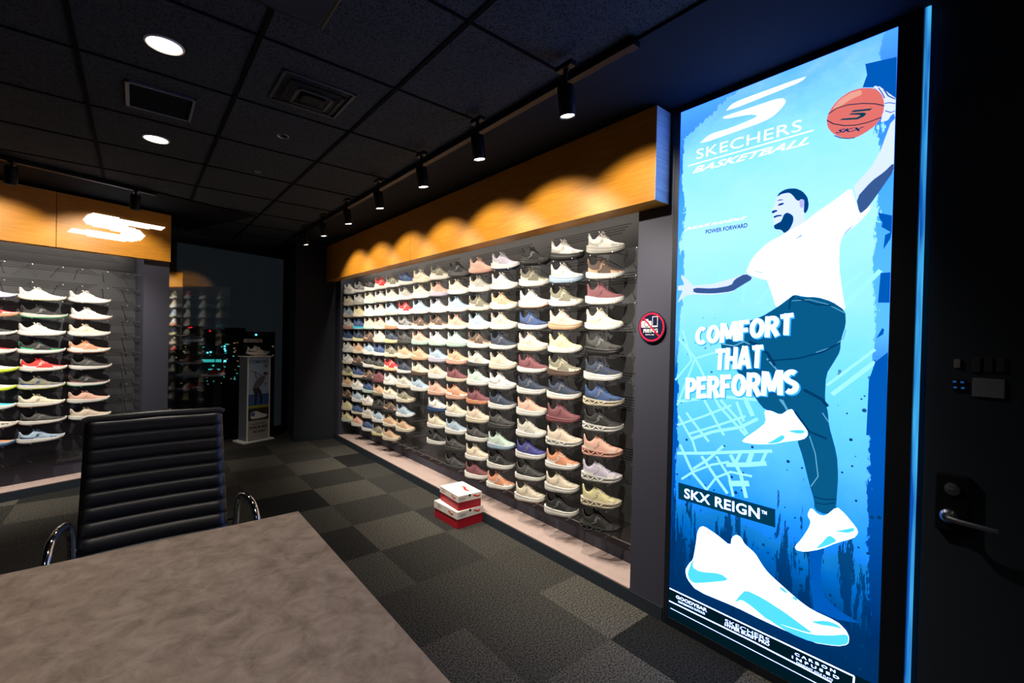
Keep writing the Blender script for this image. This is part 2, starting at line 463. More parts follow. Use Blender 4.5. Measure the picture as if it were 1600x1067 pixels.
def peg_bm(p, d, L=.14, r=.0032):
    bm = B(); tube(bm, [p, p + d * L], r, 6); lathe(bm, [(0, .004), (.0055, .003), (.0055, -.001), (0, -.002)], 8, frame_m(p + d * L, (0, 0, 1), d.cross(Vector((0, 0, 1))) * -1 if False else Vector((0, 0, 1)).cross(d)))
    return bm
EMPTY = {(8, 11), (7, 8), (7, 9), (7, 10), (7, 11), (6, 11)}
pegs = []
for c in range(14):
    for r in range(12):
        for dy in (.085, -.085):
            z = ROWZ[r] - .0035
            pegs.append(Vector((XB, COLY[c] + dy, z)))
for r in range(12): pegs.append(Vector((XB, 1.522, ROWZ[r] - .0035)))
pegs.sort(key=lambda p: p.y)
pd = Vector((-1, 0, .0))
rest = B()
for i, p in enumerate(pegs):
    ln = .15
    if i < 99: obj('peg', peg_bm(p, pd, ln), M_STEEL, sb)
    else: tube(rest, [p, p + pd * ln], .0032, 6)
o = obj('peg', rest, M_STEEL, sb); o['kind'] = 'stuff'

lb = thing('slat_board', 'grey slatted display board with pegs behind the left wall shoes', 'display board', LW(-1.9, -LB, .21), math.atan2(LD.y, LD.x))
bm = B(); box(bm, -1.898, .942, LB, LB + .015, .212, 2.218, M=ML); obj('panel', bm, M_BOARD, lb)
bm = B(); groove_bands(bm, -1.6, .93, .22, 2.16, random.Random(3), ML, LB, .005); obj('groove', bm, M_GROOVE, lb)
LROWZ = [1.663 - .1524 * k for k in range(9)]
for z in [1.815, 1.967] + LROWZ + [.29]:
    for s in (-.17, .02, .18, .37, .50, .68, .83, .925):
        obj('peg', peg_bm(LW(s, -LB, z - .0035), LN, .14), M_STEEL, lb)

# ------------------------------------------------------------------ shoes
def interp(tab, t):
    for (a, va), (b, vb) in zip(tab, tab[1:]):
        if t <= b:
            k = 0 if b == a else (t - a) / (b - a); k = k * k * (3 - 2 * k) * .35 + k * .65
            return va + (vb - va) * k
    return tab[-1][1]
OUT = [(0, 0), (.006, .011), (.03, .023), (.08, .032), (.2, .037), (.35, .037), (.5, .041), (.62, .047), (.74, .0485), (.84, .044), (.92, .034), (.97, .021), (.993, .009), (1, 0)]
INN = [(0, 0), (.006, .011), (.03, .023), (.08, .031), (.2, .035), (.35, .031), (.5, .031), (.62, .037), (.74, .041), (.84, .037), (.92, .028), (.97, .017), (.993, .008), (1, 0)]
TS = [0, .006, .018, .035, .06, .1, .15, .2, .26, .32, .38, .43, .48, .54, .6, .66, .72, .78, .84, .89, .93, .965, .985, .996, 1]

class Shoe:
    def __init__(s, L, sole, hgt, hollow=False, spiky=False):
        s.L, s.sole, s.h, s.hollow = L, sole, hgt, hollow
        s.ZB = [(0, .020), (.05, .009), (.16, .001), (.24, 0), (.58, 0), (.78, .006), (.92, .019), (1, .034)]
        q = sole
        s.ZT = [(0, .050 * q), (.15, .044 * q), (.35, .036 * q), (.6, .031 * q + .002), (.8, .033 * q + .003), (.93, .036 * q + .008), (1, .040 * q + .013)]
        e = s.e = .040 * q - .032
        H = hgt
        s.RIM = [(0, .122 * H + e), (.03, .120 * H + e), (.08, .103 * H + e), (.16, .083 * H + e), (.24, .077 * H + e), (.31, .086 * H + e), (.36, .104 * H + e), (.41, .121 * H + e), (.44, .122 * H + e), (.52, .106 * H + e), (.66, .078 * H + e), (.8, .059 * H + e), (.92, .053 * H + e), (1, .051 * H + e)]
        s.RX = [(0, .012), (.1, .055), (.2, .13), (.3, .235), (.4, .335), (.43, .355), (.55, .46), (.7, .62), (.85, .79), (1, .93)]
        s.RY = [(0, 0), (.006, .008), (.03, .015), (.08, .021), (.16, .025), (.26, .026), (.34, .022), (.40, .011), (.425, .004), (.43, 0), (1, 0)]
    def side(s, t, sg, k, v, z):   # ring vertex; sg -1 = outer (-y)
        w = interp(OUT if sg < 0 else INN, t) * s.L / .27
        return Vector((t * s.L + (-.011 * (1 - t) * v + .004 * t * v), sg * w * k, z))
    def stack(s, bm, levels, t0=0, t1=1):
        """levels: (frac_bottom->top as function of t, width factor)"""
        rings = []
        ts = [t for t in TS]
        for zf, k in levels:
            O = [bm.verts.new(s.side(t, -1, k, 1, zf(t))) for t in ts]
            I = [O[0]] + [bm.verts.new(s.side(t, 1, k, 1, zf(t))) for t in ts[1:-1]] + [O[-1]]
            rings.append((O, I))
        for (O, I), (O2, I2) in zip(rings, rings[1:]):
            for A, C in ((O, O2), (I, I2)):
                for i in range(len(ts) - 1):
                    f_ = [A[i], A[i + 1], C[i + 1], C[i]]
                    bm.faces.new(f_)
        for O, I in (rings[0], rings[-1]):
            for i in range(len(ts) - 1):
                f_ = [O[i], O[i + 1], I[i + 1], I[i]]
                f_ = [v for j, v in enumerate(f_) if v not in f_[:j]]
                if len(f_) > 2: bm.faces.new(f_)
    def zmix(s, a, lo=0.0): return lambda t: interp(s.ZB, t) + lo + (interp(s.ZT, t) - interp(s.ZB, t) - lo) * a
    def outsole(s):
        bm = B(); zb = lambda d: (lambda t: interp(s.ZB, t) + d)
        s.stack(bm, [(zb(0), .93), (zb(.003), .985), (zb(.0065), .99)]); return bm
    def midsole(s):
        bm = B(); m = lambda a: s.zmix(a, .006)
        if s.hollow:
            zb = lambda d: (lambda t: interp(s.ZB, t) + d)
            zt = lambda d: (lambda t: interp(s.ZT, t) - d)
            s.stack(bm, [(zb(.006), 1.0), (zb(.010), 1.03), (zb(.015), 1.0)])
            s.stack(bm, [(zt(.013), .98), (zt(.008), 1.03), (zt(0), 1.0)])
            s.stack(bm, [(zb(.014), .72), (zt(.012), .72)])
            for sg in (-1, 1):
                for i in range(5):
                    a, b = .04 + i * .11, .04 + (i + .75) * .11
                    if i % 2: a, b = b, a
                    p = s.side(a, sg, .96, 1, interp(s.ZB, a) + .012); q = s.side(b, sg, .96, 1, interp(s.ZT, b) - .010)
                    tube(bm, [p, q], .0042, 6)
            for i in range(len(TS)):
                pass
        else:
            s.stack(bm, [(m(0), .99), (m(.12), 1.02), (m(.35), 1.045), (m(.5), 1.02), (m(.56), 1.0), (m(.62), 1.025), (m(.85), 1.03), (m(.97), 1.0), (m(1), .965)])
        return bm
    def pt(s, t, sg, v):
        """point of the upper's skin, v 0 at sole, 1 at collar or ridge"""
        w = interp(OUT if sg < 0 else INN, t) * s.L / .27 * .94
        b = Vector((t * s.L * .985 + .002, sg * w, interp(s.ZT, t) - .004))
        r = Vector((interp(s.RX, t) * s.L, sg * interp(s.RY, t) * s.L / .27, interp(s.RIM, t)))
        a = v * PI / 2
        k = interp([(0, .5), (.3, .45), (.5, 1), (1, 1)], t)
        h = (1 - math.cos(a)) ** (1.25 if t < .43 else 1.0)
        h = h if t > .43 else (.35 * v + .65 * h)
        z = math.sin(a) * (1 - .0) if t > .43 else (.5 * v + .5 * math.sin(a))
        x = b.x + (r.x - b.x) * (v if t < .5 else (1 - math.cos(a)) * .5 + v * .5)
        return Vector((x, b.y + (r.y - b.y) * h, b.z + (r.z - b.z) * z))
    def upper(s, nv=9):
        bm = B(); G = {}
        for sg in (-1, 1):
            for i, t in enumerate(TS):
                for j in range(nv + 1): G[sg, i, j] = bm.verts.new(s.pt(t, sg, j / nv))
        for sg in (-1, 1):
            for i in range(len(TS) - 1):
                for j in range(nv):
                    bm.faces.new((G[sg, i, j], G[sg, i + 1, j], G[sg, i + 1, j + 1], G[sg, i, j + 1]))
        # inner collar wall, so that the opening has thickness
        for sg in (-1, 1):
            prev = None
            for i, t in enumerate(TS):
                if t > .43: break
                p = s.pt(t, sg, 1); c = Vector((.19 * s.L, 0, p.z)); d = (c - p); d.z = 0
                q = p + d.normalized() * min(.006, d.length * .6); q.z += .001
                r = q + Vector((0, 0, -.02)) + d.normalized() * .001
                cur = (G[sg, i, nv], bm.verts.new(q), bm.verts.new(r))
                if prev:
                    for a in range(2): bm.faces.new((prev[a], cur[a], cur[a + 1], prev[a + 1]))
                prev = cur
        bmesh.ops.remove_doubles(bm, verts=bm.verts, dist=.0004)
        return bm
    def lining(s):
        bm = B(); O = []; I = []
        for t in TS:
            if t > .44: break
            for sg, Lx in ((-1, O), (1, I)):
                p = s.pt(t, sg, 1); c = Vector((.19 * s.L, 0, p.z)); d = c - p; d.z = 0
                q = p + d.normalized() * min(.005, d.length * .6); q.z = s.pt(t, sg, 1).z - .012 if False else q.z - .012
                Lx.append(bm.verts.new(q))
        O2 = [bm.verts.new(Vector((v.co.x * .9 + .018, v.co.y * .8, s.ZT[1][1] + .004))) for v in O]
        I2 = [bm.verts.new(Vector((v.co.x * .9 + .018, v.co.y * .8, s.ZT[1][1] + .004))) for v in I]
        for A, C in ((O, O2), (I, I2)):
            for i in range(len(A) - 1): bm.faces.new((A[i], A[i + 1], C[i + 1], C[i]))
        for i in range(len(O) - 1): bm.faces.new((O2[i], O2[i + 1], I2[i + 1], I2[i]))
        bmesh.ops.remove_doubles(bm, verts=bm.verts, dist=.0004)
        return bm
    def off(s, t, sg, v, d):
        p = s.pt(t, sg, v); a = s.pt(min(1, t + .02), sg, v) - s.pt(max(0, t - .02), sg, v); b = s.pt(t, sg, min(1, v + .04)) - s.pt(t, sg, max(0, v - .04))
        n = a.cross(b)
        if n.length < 1e-9: return p
        n.normalize(); n *= (1 if n.y * sg > 0 or (abs(n.y) < .2 and n.z > 0) else -1)
        if n.z < -.3: n = -n
        return p + n * d
    def patch(s, bm, quads, d=.0012, sides=(-1, 1)):
        """strips on the skin: list of (t0,v0,t1,v1,half-width in v)"""
        for sg in sides:
            for t0, v0, t1, v1, w in quads:
                prev = None
                for k in range(7):
                    f_ = k / 6; t = t0 + (t1 - t0) * f_; v = v0 + (v1 - v0) * f_
                    cur = [bm.verts.new(s.off(t, sg, max(0, v - w), d)), bm.verts.new(s.off(t, sg, min(1, v + w), d))]
                    if prev: bm.faces.new((prev[0], cur[0], cur[1], prev[1]))
                    prev = cur
        return bm
    def laces(s):
        bm = B()
        for k, t in enumerate((.455, .50, .545, .59, .635)):
            pts = [s.off(t, -1, .80, .0016), s.off(t - .005, -1, .9, .003), s.off(t - .01, -1, 1.0, .0035) + Vector((0, 0, .003)), s.off(t - .005, 1, .9, .003), s.off(t, 1, .80, .0016)]
            tube(bm, pts, .0029, 6)
        for sg in (-1, 1):
            p = s.pt(.45, 1, 1) + Vector((0, 0, .006))
            tube(bm, [p, p + Vector((.004, sg * .010, .006)), p + Vector((.014, sg * .020, .001)), p + Vector((.022, sg * .016, -.008)), p + Vector((.012, sg * .004, -.002))], .0018, 5)
        return bm
    def tongue(s):
        bm = B(); p = s.pt(.44, 1, 1)
        M = Matrix.Translation(p + Vector((-.006, 0, -.010))) @ Matrix.Rotation(R_(-28), 4, 'Y')
        box(bm, -.004, .004, -.017, .017, -.012, .026, .0038, M, 2); return bm
    def heel_tab(s):
        bm = B(); p = s.pt(0, -1, 1)
        M = Matrix.Translation(p + Vector((-.0005, 0, -.012))) @ Matrix.Rotation(R_(6), 4, 'Y')
        box(bm, -.0025, .0025, -.0085, .0085, -.020, .017, .002, M, 1); return bm
    def overlay(s):
        bm = B(); s.patch(bm, [(.03, .16, .30, .16, .16), (.66, .14, .99, .16, .15), (.46, .78, .64, .80, .10)]); return bm
    def logo(s):
        bm = B(); s.patch(bm, [(.30, .26, .43, .30, .022), (.43, .30, .45, .38, .022), (.45, .38, .37, .38, .022), (.37, .38, .39, .46, .022), (.39, .46, .52, .49, .022)], .0018, (-1,)); return bm

PARTS = {}
def shoe_parts(kind):
    if kind in PARTS: return PARTS[kind]
    S = {'chunky': Shoe(.246, 1.20, 1.0), 'runner': Shoe(.246, 1.0, 1.04), 'hollow': Shoe(.262, 1.15, 1.0, True), 'flat': Shoe(.285, .78, .84), 'racer': Shoe(.290, .88, .80)}[kind]
    d = {}
    for nm, fn, sm in (('outsole', S.outsole, 40), ('midsole', S.midsole, 50), ('upper', S.upper, 60), ('lining', S.lining, 60), ('laces', S.laces, 60), ('tongue', S.tongue, 60), ('heel_tab', S.heel_tab, 60), ('overlay', S.overlay, 60), ('side_logo', S.logo, 60)):
        bm = fn(); bmesh.ops.recalc_face_normals(bm, faces=bm.faces)
        me = bpy.data.meshes.new('shoe_' + nm); bm.to_mesh(me); bm.free(); me.materials.append(None); finish(me, True, sm); d[nm] = me
    PARTS[kind] = d
    return d

PAL = {  # letter: (name, sRGB)
 'W': ('white', (214, 213, 208)), 'C': ('cream', (206, 196, 176)), 'T': ('tan', (188, 154, 124)), 'K': ('black', (26, 26, 27)), 'G': ('grey', (128, 128, 128)),
 'L': ('light grey', (178, 176, 168)), 'N': ('navy', (40, 52, 74)), 'B': ('blue', (50, 74, 118)), 'S': ('sky blue', (146, 168, 188)), 'M': ('mint', (172, 194, 184)),
 'O': ('olive', (116, 114, 98)), 'R': ('red', (206, 46, 44)), 'P': ('pink', (206, 160, 144)), 'F': ('plum', (114, 68, 74)), 'V': ('lavender', (180, 174, 192)),
 'Y': ('yellow', (202, 195, 150)), 'E': ('brown', (86, 70, 62)), 'D': ('charcoal', (60, 60, 60)), 'Q': ('orange', (198, 136, 104)), 'A': ('teal', (60, 176, 196)),
 'I': ('indigo', (60, 62, 128)), 'H': ('lime', (198, 222, 60)), 'J': ('green', (36, 160, 104)), 'U': ('beige', (196, 180, 164))}
def smat(ch, gl=.75):
    n, c = PAL[ch]
    return mat('shoe_' + n.replace(' ', '_') + ('_foam' if gl < .6 else '_knit'), c, gl, bump=.0 if gl < .6 else .35, bscale=900)
ORD = ['first', 'second', 'third', 'fourth', 'fifth', 'sixth', 'seventh', 'eighth', 'ninth', 'tenth', 'eleventh', 'twelfth', 'thirteenth', 'fourteenth']

def make_shoe(kind, up, so, loc, rz, label, group, ac=None, out=None, name='sneaker', cat='shoe', sc=1.0):
    d = shoe_parts(kind)
    t = thing(name, label, cat, loc, rz, group); t.scale = (sc, sc, sc)
    ac = ac or {'K': 'D', 'D': 'K', 'N': 'D', 'B': 'N', 'W': 'L', 'C': 'U', 'T': 'C', 'L': 'W', 'P': 'U', 'F': 'F', 'O': 'C', 'S': 'W', 'M': 'W', 'R': 'W', 'V': 'W', 'E': 'T', 'Y': 'C', 'U': 'C', 'I': 'I', 'Q': 'W', 'A': 'W', 'H': 'W', 'J': 'K', 'G': 'D'}[up]
    out = out or so
    lace = 'K' if up in 'K' else ('D' if up in 'D' else up)
    lg = 'G' if up in 'KNIBD' else ac
    for nm, ch, gl in (('outsole', out, .5), ('midsole', so, .5), ('upper', up, .75), ('lining', 'D' if up in 'KDNEOF' else 'G', .75), ('laces', lace, .75), ('tongue', up, .75), ('heel_tab', ac, .75), ('overlay', ac, .75), ('side_logo', lg, .5)):
        o = bpy.data.objects.new(nm, d[nm]); COL.objects.link(o); o.parent = t
        o.material_slots[0].link = 'OBJECT'; o.material_slots[0].material = smat(ch, gl)
    return t

# upper + sole for every shoe, rows 1-12 downward, columns counted from the light box
RIGHT = [
 'WL EW FW CW DK NW BC KW PP VW YC KD'.split(),
 'WK WS OW UT YW OE NWQ FF UW QWW CW KW'.split(),
 'KK OW WWQ BW UC FW NW PW LW IW DW CWQ'.split(),
 'VWB WW TW UW NW UC WW NW DD MS KW QW'.split(),
 'PP LW OC SW EW LD MW FQ UC DW CW FW'.split(),
 'KD CW SW PW MM TP FC QP CW SW DD DD'.split(),
 'OW PV VW EW WM SV UW PP WB CW KW --'.split(),
 'CC CW SW EW PM TT CE SW -- -- -- --'.split(),
 'BW LW RW GW DD TC NW LC OC SWB TC --'.split(),
 'OW CW SL WQ NY OC RYR WW CW ED TC TC'.split(),
 'RW WL CW PC CC BW DC FF TO KD SW OY'.split(),
 'DW CM WW UM EE SW DW ED BM WC LC BW'.split(),
 'GW WL YC BAW NY TC ED BC WW SW BC PW'.split(),
 'LW CC SC WP BW WW WC OY TC ED YC YM'.split()]
HOLLOW = {(0, 6), (0, 7), (0, 8), (0, 9), (0, 10), (0, 11), (1, 8)}
for c, col in enumerate(RIGHT):
    for r, code in enumerate(col):
        if code == '--': continue
        kind = 'hollow' if (c, r) in HOLLOW else ('chunky' if (c * 7 + r * 3) % 5 < 3 else 'runner')
        loc, rz = right_pose(c, r)
        so = code[1]; out = code[2] if len(code) > 2 else None
        lab = '%s sneaker with %s sole, %s column from the light box, %s row from top' % (PAL[code[0]][0], PAL[so][0].split()[-1], ORD[c], ORD[r])
        make_shoe(kind, code[0], so, loc, rz, lab, 'sneakers on the right display wall', out=out, sc=.90)

LEFT = [  # columns left to right
 [('V', 'W', 'I'), ('R', 'Q', 'Q'), ('D', 'W', None), ('R', 'W', None), ('W', 'H', None), ('W', 'H', None), ('A', 'W', None), ('L', 'W', 'P'), ('Q', 'B', None)],
 [('W', 'W', 'Y'), ('K', 'L', 'J'), ('W', 'W', None), ('K', 'W', None), ('R', 'W', None), ('O', 'W', 'H'), ('C', 'W', 'Q'), ('D', 'W', 'P'), ('S', 'W', None)],
 [('W', 'W', 'L'), ('W', 'W', 'Q'), ('C', 'W', None), ('Q', 'W', 'Q'), ('D', 'W', None), ('K', 'W', 'J'), ('P', 'W', None), ('U', 'W', None)]]
LS = [-.19, .112, .425]
LAC = {(1, 5): 'B', (2, 5): 'F', (1, 3): 'J', (0, 8): 'A', (1, 8): 'B', (0, 7): 'D', (1, 6): 'L', (1, 0): 'L'}
for c, col in enumerate(LEFT):
    for r, (up, so, out) in enumerate(col):
        L = .29
        p = LW(LS[c] + (.012 if r % 3 == 1 else 0), -.085, LROWZ[r])
        lab = '%s running shoe with %s sole on left wall, %s column, %s row from top' % (PAL[up][0], PAL[so][0].split()[-1], ['leftmost', 'middle', 'rightmost'][c], ORD[r])
        make_shoe('racer', up, so, p, math.atan2(LD.y, LD.x), lab, 'running shoes on the left display wall', ac=LAC.get((c, r)), out=out, name='running_shoe')

# ------------------------------------------------------------------ track spotlights
def spot_lamp(loc, aim, label, W, group, cone=82, blend=1.0, spill=.22):
    t = thing('track_spotlight', label, 'spotlight', loc, 0, group)
    a = (Vector(aim) - Vector(loc)).normalized()
    ax = a.copy(); tilt = Vector((ax.x * .25, ax.y * .25, -1)).normalized()
    side = Vector((0, 0, 1)).cross(tilt); side = side.normalized() if side.length > 1e-3 else Vector((1, 0, 0))
    M = frame_m(loc, side, (-tilt).cross(side))   # z = up along the body
    bm = B(); lathe(bm, [(.030, .004), (.033, 0), (.035, .004), (.035, .118), (.032, .124), (0, .124)], 28, M); obj('housing', bm, M_BLACK, t, smooth=True)
    bm = B(); lathe(bm, [(0, .006), (.029, .006), (.0295, .009), (0, .009)], 24, M); obj('lens', bm, glow('lamp_glow', (255, 244, 228), 22.0), t)
    top = M @ Vector((0, 0, .12))
    bm = B(); tube(bm, [top, Vector((top.x, top.y, CEIL - .04))], .010, 10); obj('joint', bm, M_BLACK, t, smooth=True)
    bm = B(); box(bm, top.x - .016, top.x + .016, top.y - .045, top.y + .045, CEIL - .052, CEIL - .030, .003); obj('adapter', bm, M_BLACK, t)
    ld = bpy.data.lights.new('spot_beam', 'SPOT'); ld.energy = W; ld.color = SPOT_COL; ld.spot_size = R_(cone); ld.spot_blend = blend; ld.shadow_soft_size = .012
    lo = bpy.data.objects.new('spot_beam', ld); COL.objects.link(lo); lo.parent = t
    lo.location = a * .012 + Vector((0, 0, -.008))
    hz = Vector((a.x, a.y, 0)).normalized(); a1 = Vector((hz.x * .50, hz.y * .50, -1)).normalized()
    lo.rotation_euler = a1.to_track_quat('-Z', 'Y').to_euler()
    l2 = bpy.data.lights.new('spot_spill', 'SPOT'); l2.energy = W * spill; l2.color = SPOT_COL; l2.spot_size = R_(103); l2.spot_blend = .45; l2.shadow_soft_size = .012
    o2 = bpy.data.objects.new('spot_spill', l2); COL.objects.link(o2); o2.parent = t; o2.location = lo.location
    a2 = Vector((hz.x * 1.0, hz.y * 1.0, -1.0)).normalized(); o2.rotation_euler = a2.to_track_quat('-Z', 'Y').to_euler()
    return t
LX = 1.40
LYS = [1.353, 1.993, 2.605, 3.275, 3.93, 4.594, 5.197]
for k, y in enumerate(LYS):
    spot_lamp((LX, y, 2.375), (2.16, y, 1.42), 'black cylinder track spotlight over the right wall, %s counting from the light box' % ORD[k], SPOT_W, 'spotlights along the right track')
for (x0, x1, lb_) in ((0, 0, 0),):
    t = thing('lighting_track', 'long black lighting track on the ceiling along the right wall', 'lighting track', (1.49, 1.1, CEIL - .02))
    bm = B(); box(bm, 1.475, 1.512, 1.12, 6.2, CEIL - .034, CEIL - .012, .002); obj('rail', bm, M_BLACK, t)
    bm = B(); box(bm, 1.472, 1.515, 1.08, 1.13, CEIL - .037, CEIL - .012, .003); obj('end_cap', bm, M_BLACK, t)
p1 = on_z(22, 285, 2.43); p2 = on_z(226, 323, 2.43)
t = thing('lighting_track', 'black lighting track on the ceiling in front of the left wood fascia', 'lighting track', LW(-1.5, .75, CEIL - .02), math.atan2(LD.y, LD.x))
bm = B(); box(bm, -1.6, .75, -.77, -.735, CEIL - .034, CEIL - .012, .002, ML); obj('rail', bm, M_BLACK, t)
for k, (p, nm) in enumerate(((p1, 'left end above the plain wood panel'), (p2, 'right end above the glowing logo'))):
    q = LP0 + LD * (p - LP0).dot(LD) + LN * .752
    spot_lamp((q.x, q.y, 2.43), LW((q - LP0).dot(LD), -.1, 1.42), 'black cylinder spotlight on the left track, ' + nm, SPOT_LEFT_W, 'spotlights along the left track', spill=.26)
q = LW(-.82, .752)  # third left spotlight, added out of view for the light on the wall
spot_lamp((q.x, q.y, 2.43), LW(-.82, -.1, 1.42), 'black cylinder spotlight added on the left track, unseen beyond the picture edge', SPOT_LEFT_W, 'spotlights along the left track', spill=.26)

# added light strips, unseen behind the fascias, to brighten the board tops
def added_strip_light(name_label, a, b_, z, n, W):
    c = (Vector(a) + Vector(b_)) / 2; d = Vector(b_) - Vector(a); L_ = d.length; d.normalize()
    t = thing('added_light_strip', name_label, 'painted reflection', (c.x, c.y, z), math.atan2(d.y, d.x))
    Mx = root_matrix(t)
    bm = B(); box(bm, -L_ / 2, L_ / 2, -.009, .009, 0, .008, .001, Mx); obj('channel', bm, M_BLACK, t)
    ld = bpy.data.lights.new('strip_fill', 'AREA'); ld.shape = 'RECTANGLE'; ld.size = L_ * .98; ld.size_y = .012; ld.energy = W; ld.color = (1, .93, .82)
    lo = bpy.data.objects.new('strip_fill', ld); COL.objects.link(lo); lo.parent = t; lo.location = (0, 0, -.002)
    # aim down and back towards the board
    dn = (Vector((0, 0, -1)) + Vector(n) * .55).normalized()
    R3 = Mx.to_3x3().inverted() @ dn; zax = -R3; xax = Vector((1, 0, 0)); yax = zax.cross(xax)
    lo.rotation_euler = Matrix(((xax.x, yax.x, zax.x), (xax.y, yax.y, zax.y), (xax.z, yax.z, zax.z))).to_euler()
added_strip_light('added slim light strip hidden behind the right wood fascia, washing the board', (2.108, YN + .05, 0), (2.108, YF - .05, 0), 2.236, (1, 0, 0), 9.0)
added_strip_light('added slim light strip hidden behind the left wood fascia, washing the board', LW(-1.8, -.02), LW(.90, -.02), 2.206, -LN, 7.0)

# recessed downlights
def downlight(px, py, r, lit, label):
    p = on_z(px, py, CEIL)
    t = thing('downlight', label, 'ceiling light', (p.x, p.y, CEIL), 0)
    M = Matrix.Translation((p.x, p.y, CEIL))
    bm = B(); lathe(bm, [(r * 1.12, 0), (r * 1.1, -.005), (r, -.006), (r * .96, -.002), (r * .9, .0)], 32, M); obj('trim_ring', bm, M_WHITE if lit else M_STEEL, t, smooth=True)
    bm = B(); lathe(bm, [(r * .93, -.0035), (r * .6, -.004), (0, -.0042), (0, -.002), (r * .93, -.002)], 32, M); obj('diffuser', bm, glow('downlight_glow', (255, 240, 214), 9.0) if lit else M_CHROME, t)
    if lit:
        ld = bpy.data.lights.new('downlight_beam', 'SPOT'); ld.energy = DOWN_W * 2.2 * (r / .06); ld.color = (1, .9, .78); ld.spot_size = R_(118); ld.spot_blend = 1; ld.shadow_soft_size = .05
        lo = bpy.data.objects.new('downlight_beam', ld); COL.objects.link(lo); lo.parent = t; lo.location = (0, 0, -.02)
downlight(257, 70, .062, True, 'lit round ceiling downlight nearer to the camera, left of centre')
downlight(244, 217, .062, True, 'lit round ceiling downlight nearer to the left fascia, beyond the slot vent')
downlight(442, 212, .030, False, 'small unlit recessed ceiling fitting right of the downlights')
downlight(403, 268, .018, False, 'tiny chrome ceiling sprinkler cap, furthest of the ceiling fittings')

for (x, y) in ((.085, 1.19), (.085, -.02), (.085, -1.23), (-1.1, .60), (1.25, -1.0)):  # unseen downlights, added to brighten the table and the dark areas
    t = thing('downlight', 'added round ceiling downlight, unseen, brightening the table and the dark areas', 'ceiling light', (x, y, CEIL), 0, 'added downlights out of view')
    M = Matrix.Translation((x, y, CEIL))
    bm = B(); lathe(bm, [(.069, 0), (.068, -.005), (.062, -.006), (.060, -.002), (.056, 0)], 32, M); obj('trim_ring', bm, M_WHITE, t, smooth=True)
    bm = B(); lathe(bm, [(.058, -.0035), (0, -.0042), (0, -.002), (.058, -.002)], 32, M); obj('diffuser', bm, glow('downlight_glow', (255, 240, 214), 9.0), t)
    ld = bpy.data.lights.new('downlight_beam', 'SPOT'); ld.energy = DOWN_W * 1.6; ld.color = (1, .9, .78); ld.spot_size = R_(92); ld.spot_blend = 1; ld.shadow_soft_size = .05
    lo = bpy.data.objects.new('downlight_beam', ld); COL.objects.link(lo); lo.parent = t; lo.location = (0, 0, -.02)

# vents
v = [on_z(px, py, CEIL) for px, py in ((196, 125), (196, 162), (299, 188), (306, 152))]
x0, x1 = (v[0].x + v[1].x) / 2, (v[2].x + v[3].x) / 2; y0, y1 = (v[0].y + v[3].y) / 2, (v[1].y + v[2].y) / 2
t = thing('ceiling_vent', 'rectangular slotted ceiling vent between the two lit downlights', 'vent', ((x0 + x1) / 2, (y0 + y1) / 2, CEIL))
bm = B()
for a in ((x0, x1, y0, y0 + .012), (x0, x1, y1 - .012, y1), (x0, x0 + .016, y0, y1), (x1 - .012, x1, y0, y1)): box(bm, *a, CEIL - .012, CEIL - .0005, .001)
obj('frame', bm, mat('vent_grey', (92, 100, 110), .4), t)
for k in range(16):
    y = y0 + .02 + (y1 - y0 - .04) * k / 15
    bm = B(); box(bm, x0 + .014, x1 - .01, -.0035, .0035, -.001, .001, M=Matrix.Translation((0, y, CEIL - .007)) @ Matrix.Rotation(R_(35), 4, 'X')); obj('slat', bm, M_BLACK, t)
t = thing('ceiling_vent', 'square black ceiling diffuser with stepped rings', 'vent', (.665, 2.41, CEIL))
for k, (a, z) in enumerate(((.165, .004), (.125, .016), (.085, .024), (.05, .028))):
    bm = B(); w = .014
    for q in ((-a, a, -a, -a + w), (-a, a, a - w, a), (-a, -a + w, -a, a), (a - w, a, -a, a)):
        box(bm, .665 + q[0], .665 + q[1], 2.41 + q[2], 2.41 + q[3], CEIL - z - .004, CEIL - z + .006 if z < .005 else CEIL - z + .004, .001)
    obj('ring', bm, M_BLACK if k % 2 else mat('vent_dark', (52, 54, 58), .5), t)
bm = B(); box(bm, .665 - .05, .665 + .05, 2.41 - .05, 2.41 + .05, CEIL - .030, CEIL - .001, .002); obj('core', bm, M_BLACK, t)
# dark camera-side projector box at the top edge
t = thing('ceiling_speaker', 'dark flat box fixed to the ceiling at the top edge above', 'ceiling box', (.43, 1.66, CEIL))
bm = B(); box(bm, .30, .53, 1.45, 1.80, CEIL - .045, CEIL - .002, .006); obj('housing', bm, M_BLACK, t)
bm = B(); box(bm, .32, .51, 1.47, 1.78, CEIL - .049, CEIL - .044, .002); obj('grille', bm, M_DARK, t)

# ------------------------------------------------------------------ meeting table
TB = (-.69, .51, .05, 1.94)
t = thing('meeting_table', 'large meeting table with brown stone-look laminate top in the foreground', 'table', (-.09, 1.0, 0))
bm = B(); box(bm, TB[0], TB[1], TB[2], TB[3], .690, .720, .002); obj('tabletop', bm, table_material(), t)
for x in (TB[0] + .06, TB[1] - .06):
    for y in (TB[2] + .06, TB[3] - .06):
        bm = B(); box(bm, x - .03, x + .03, y - .03, y + .03, .0, .690, .003); obj('leg', bm, M_BLACK, t)

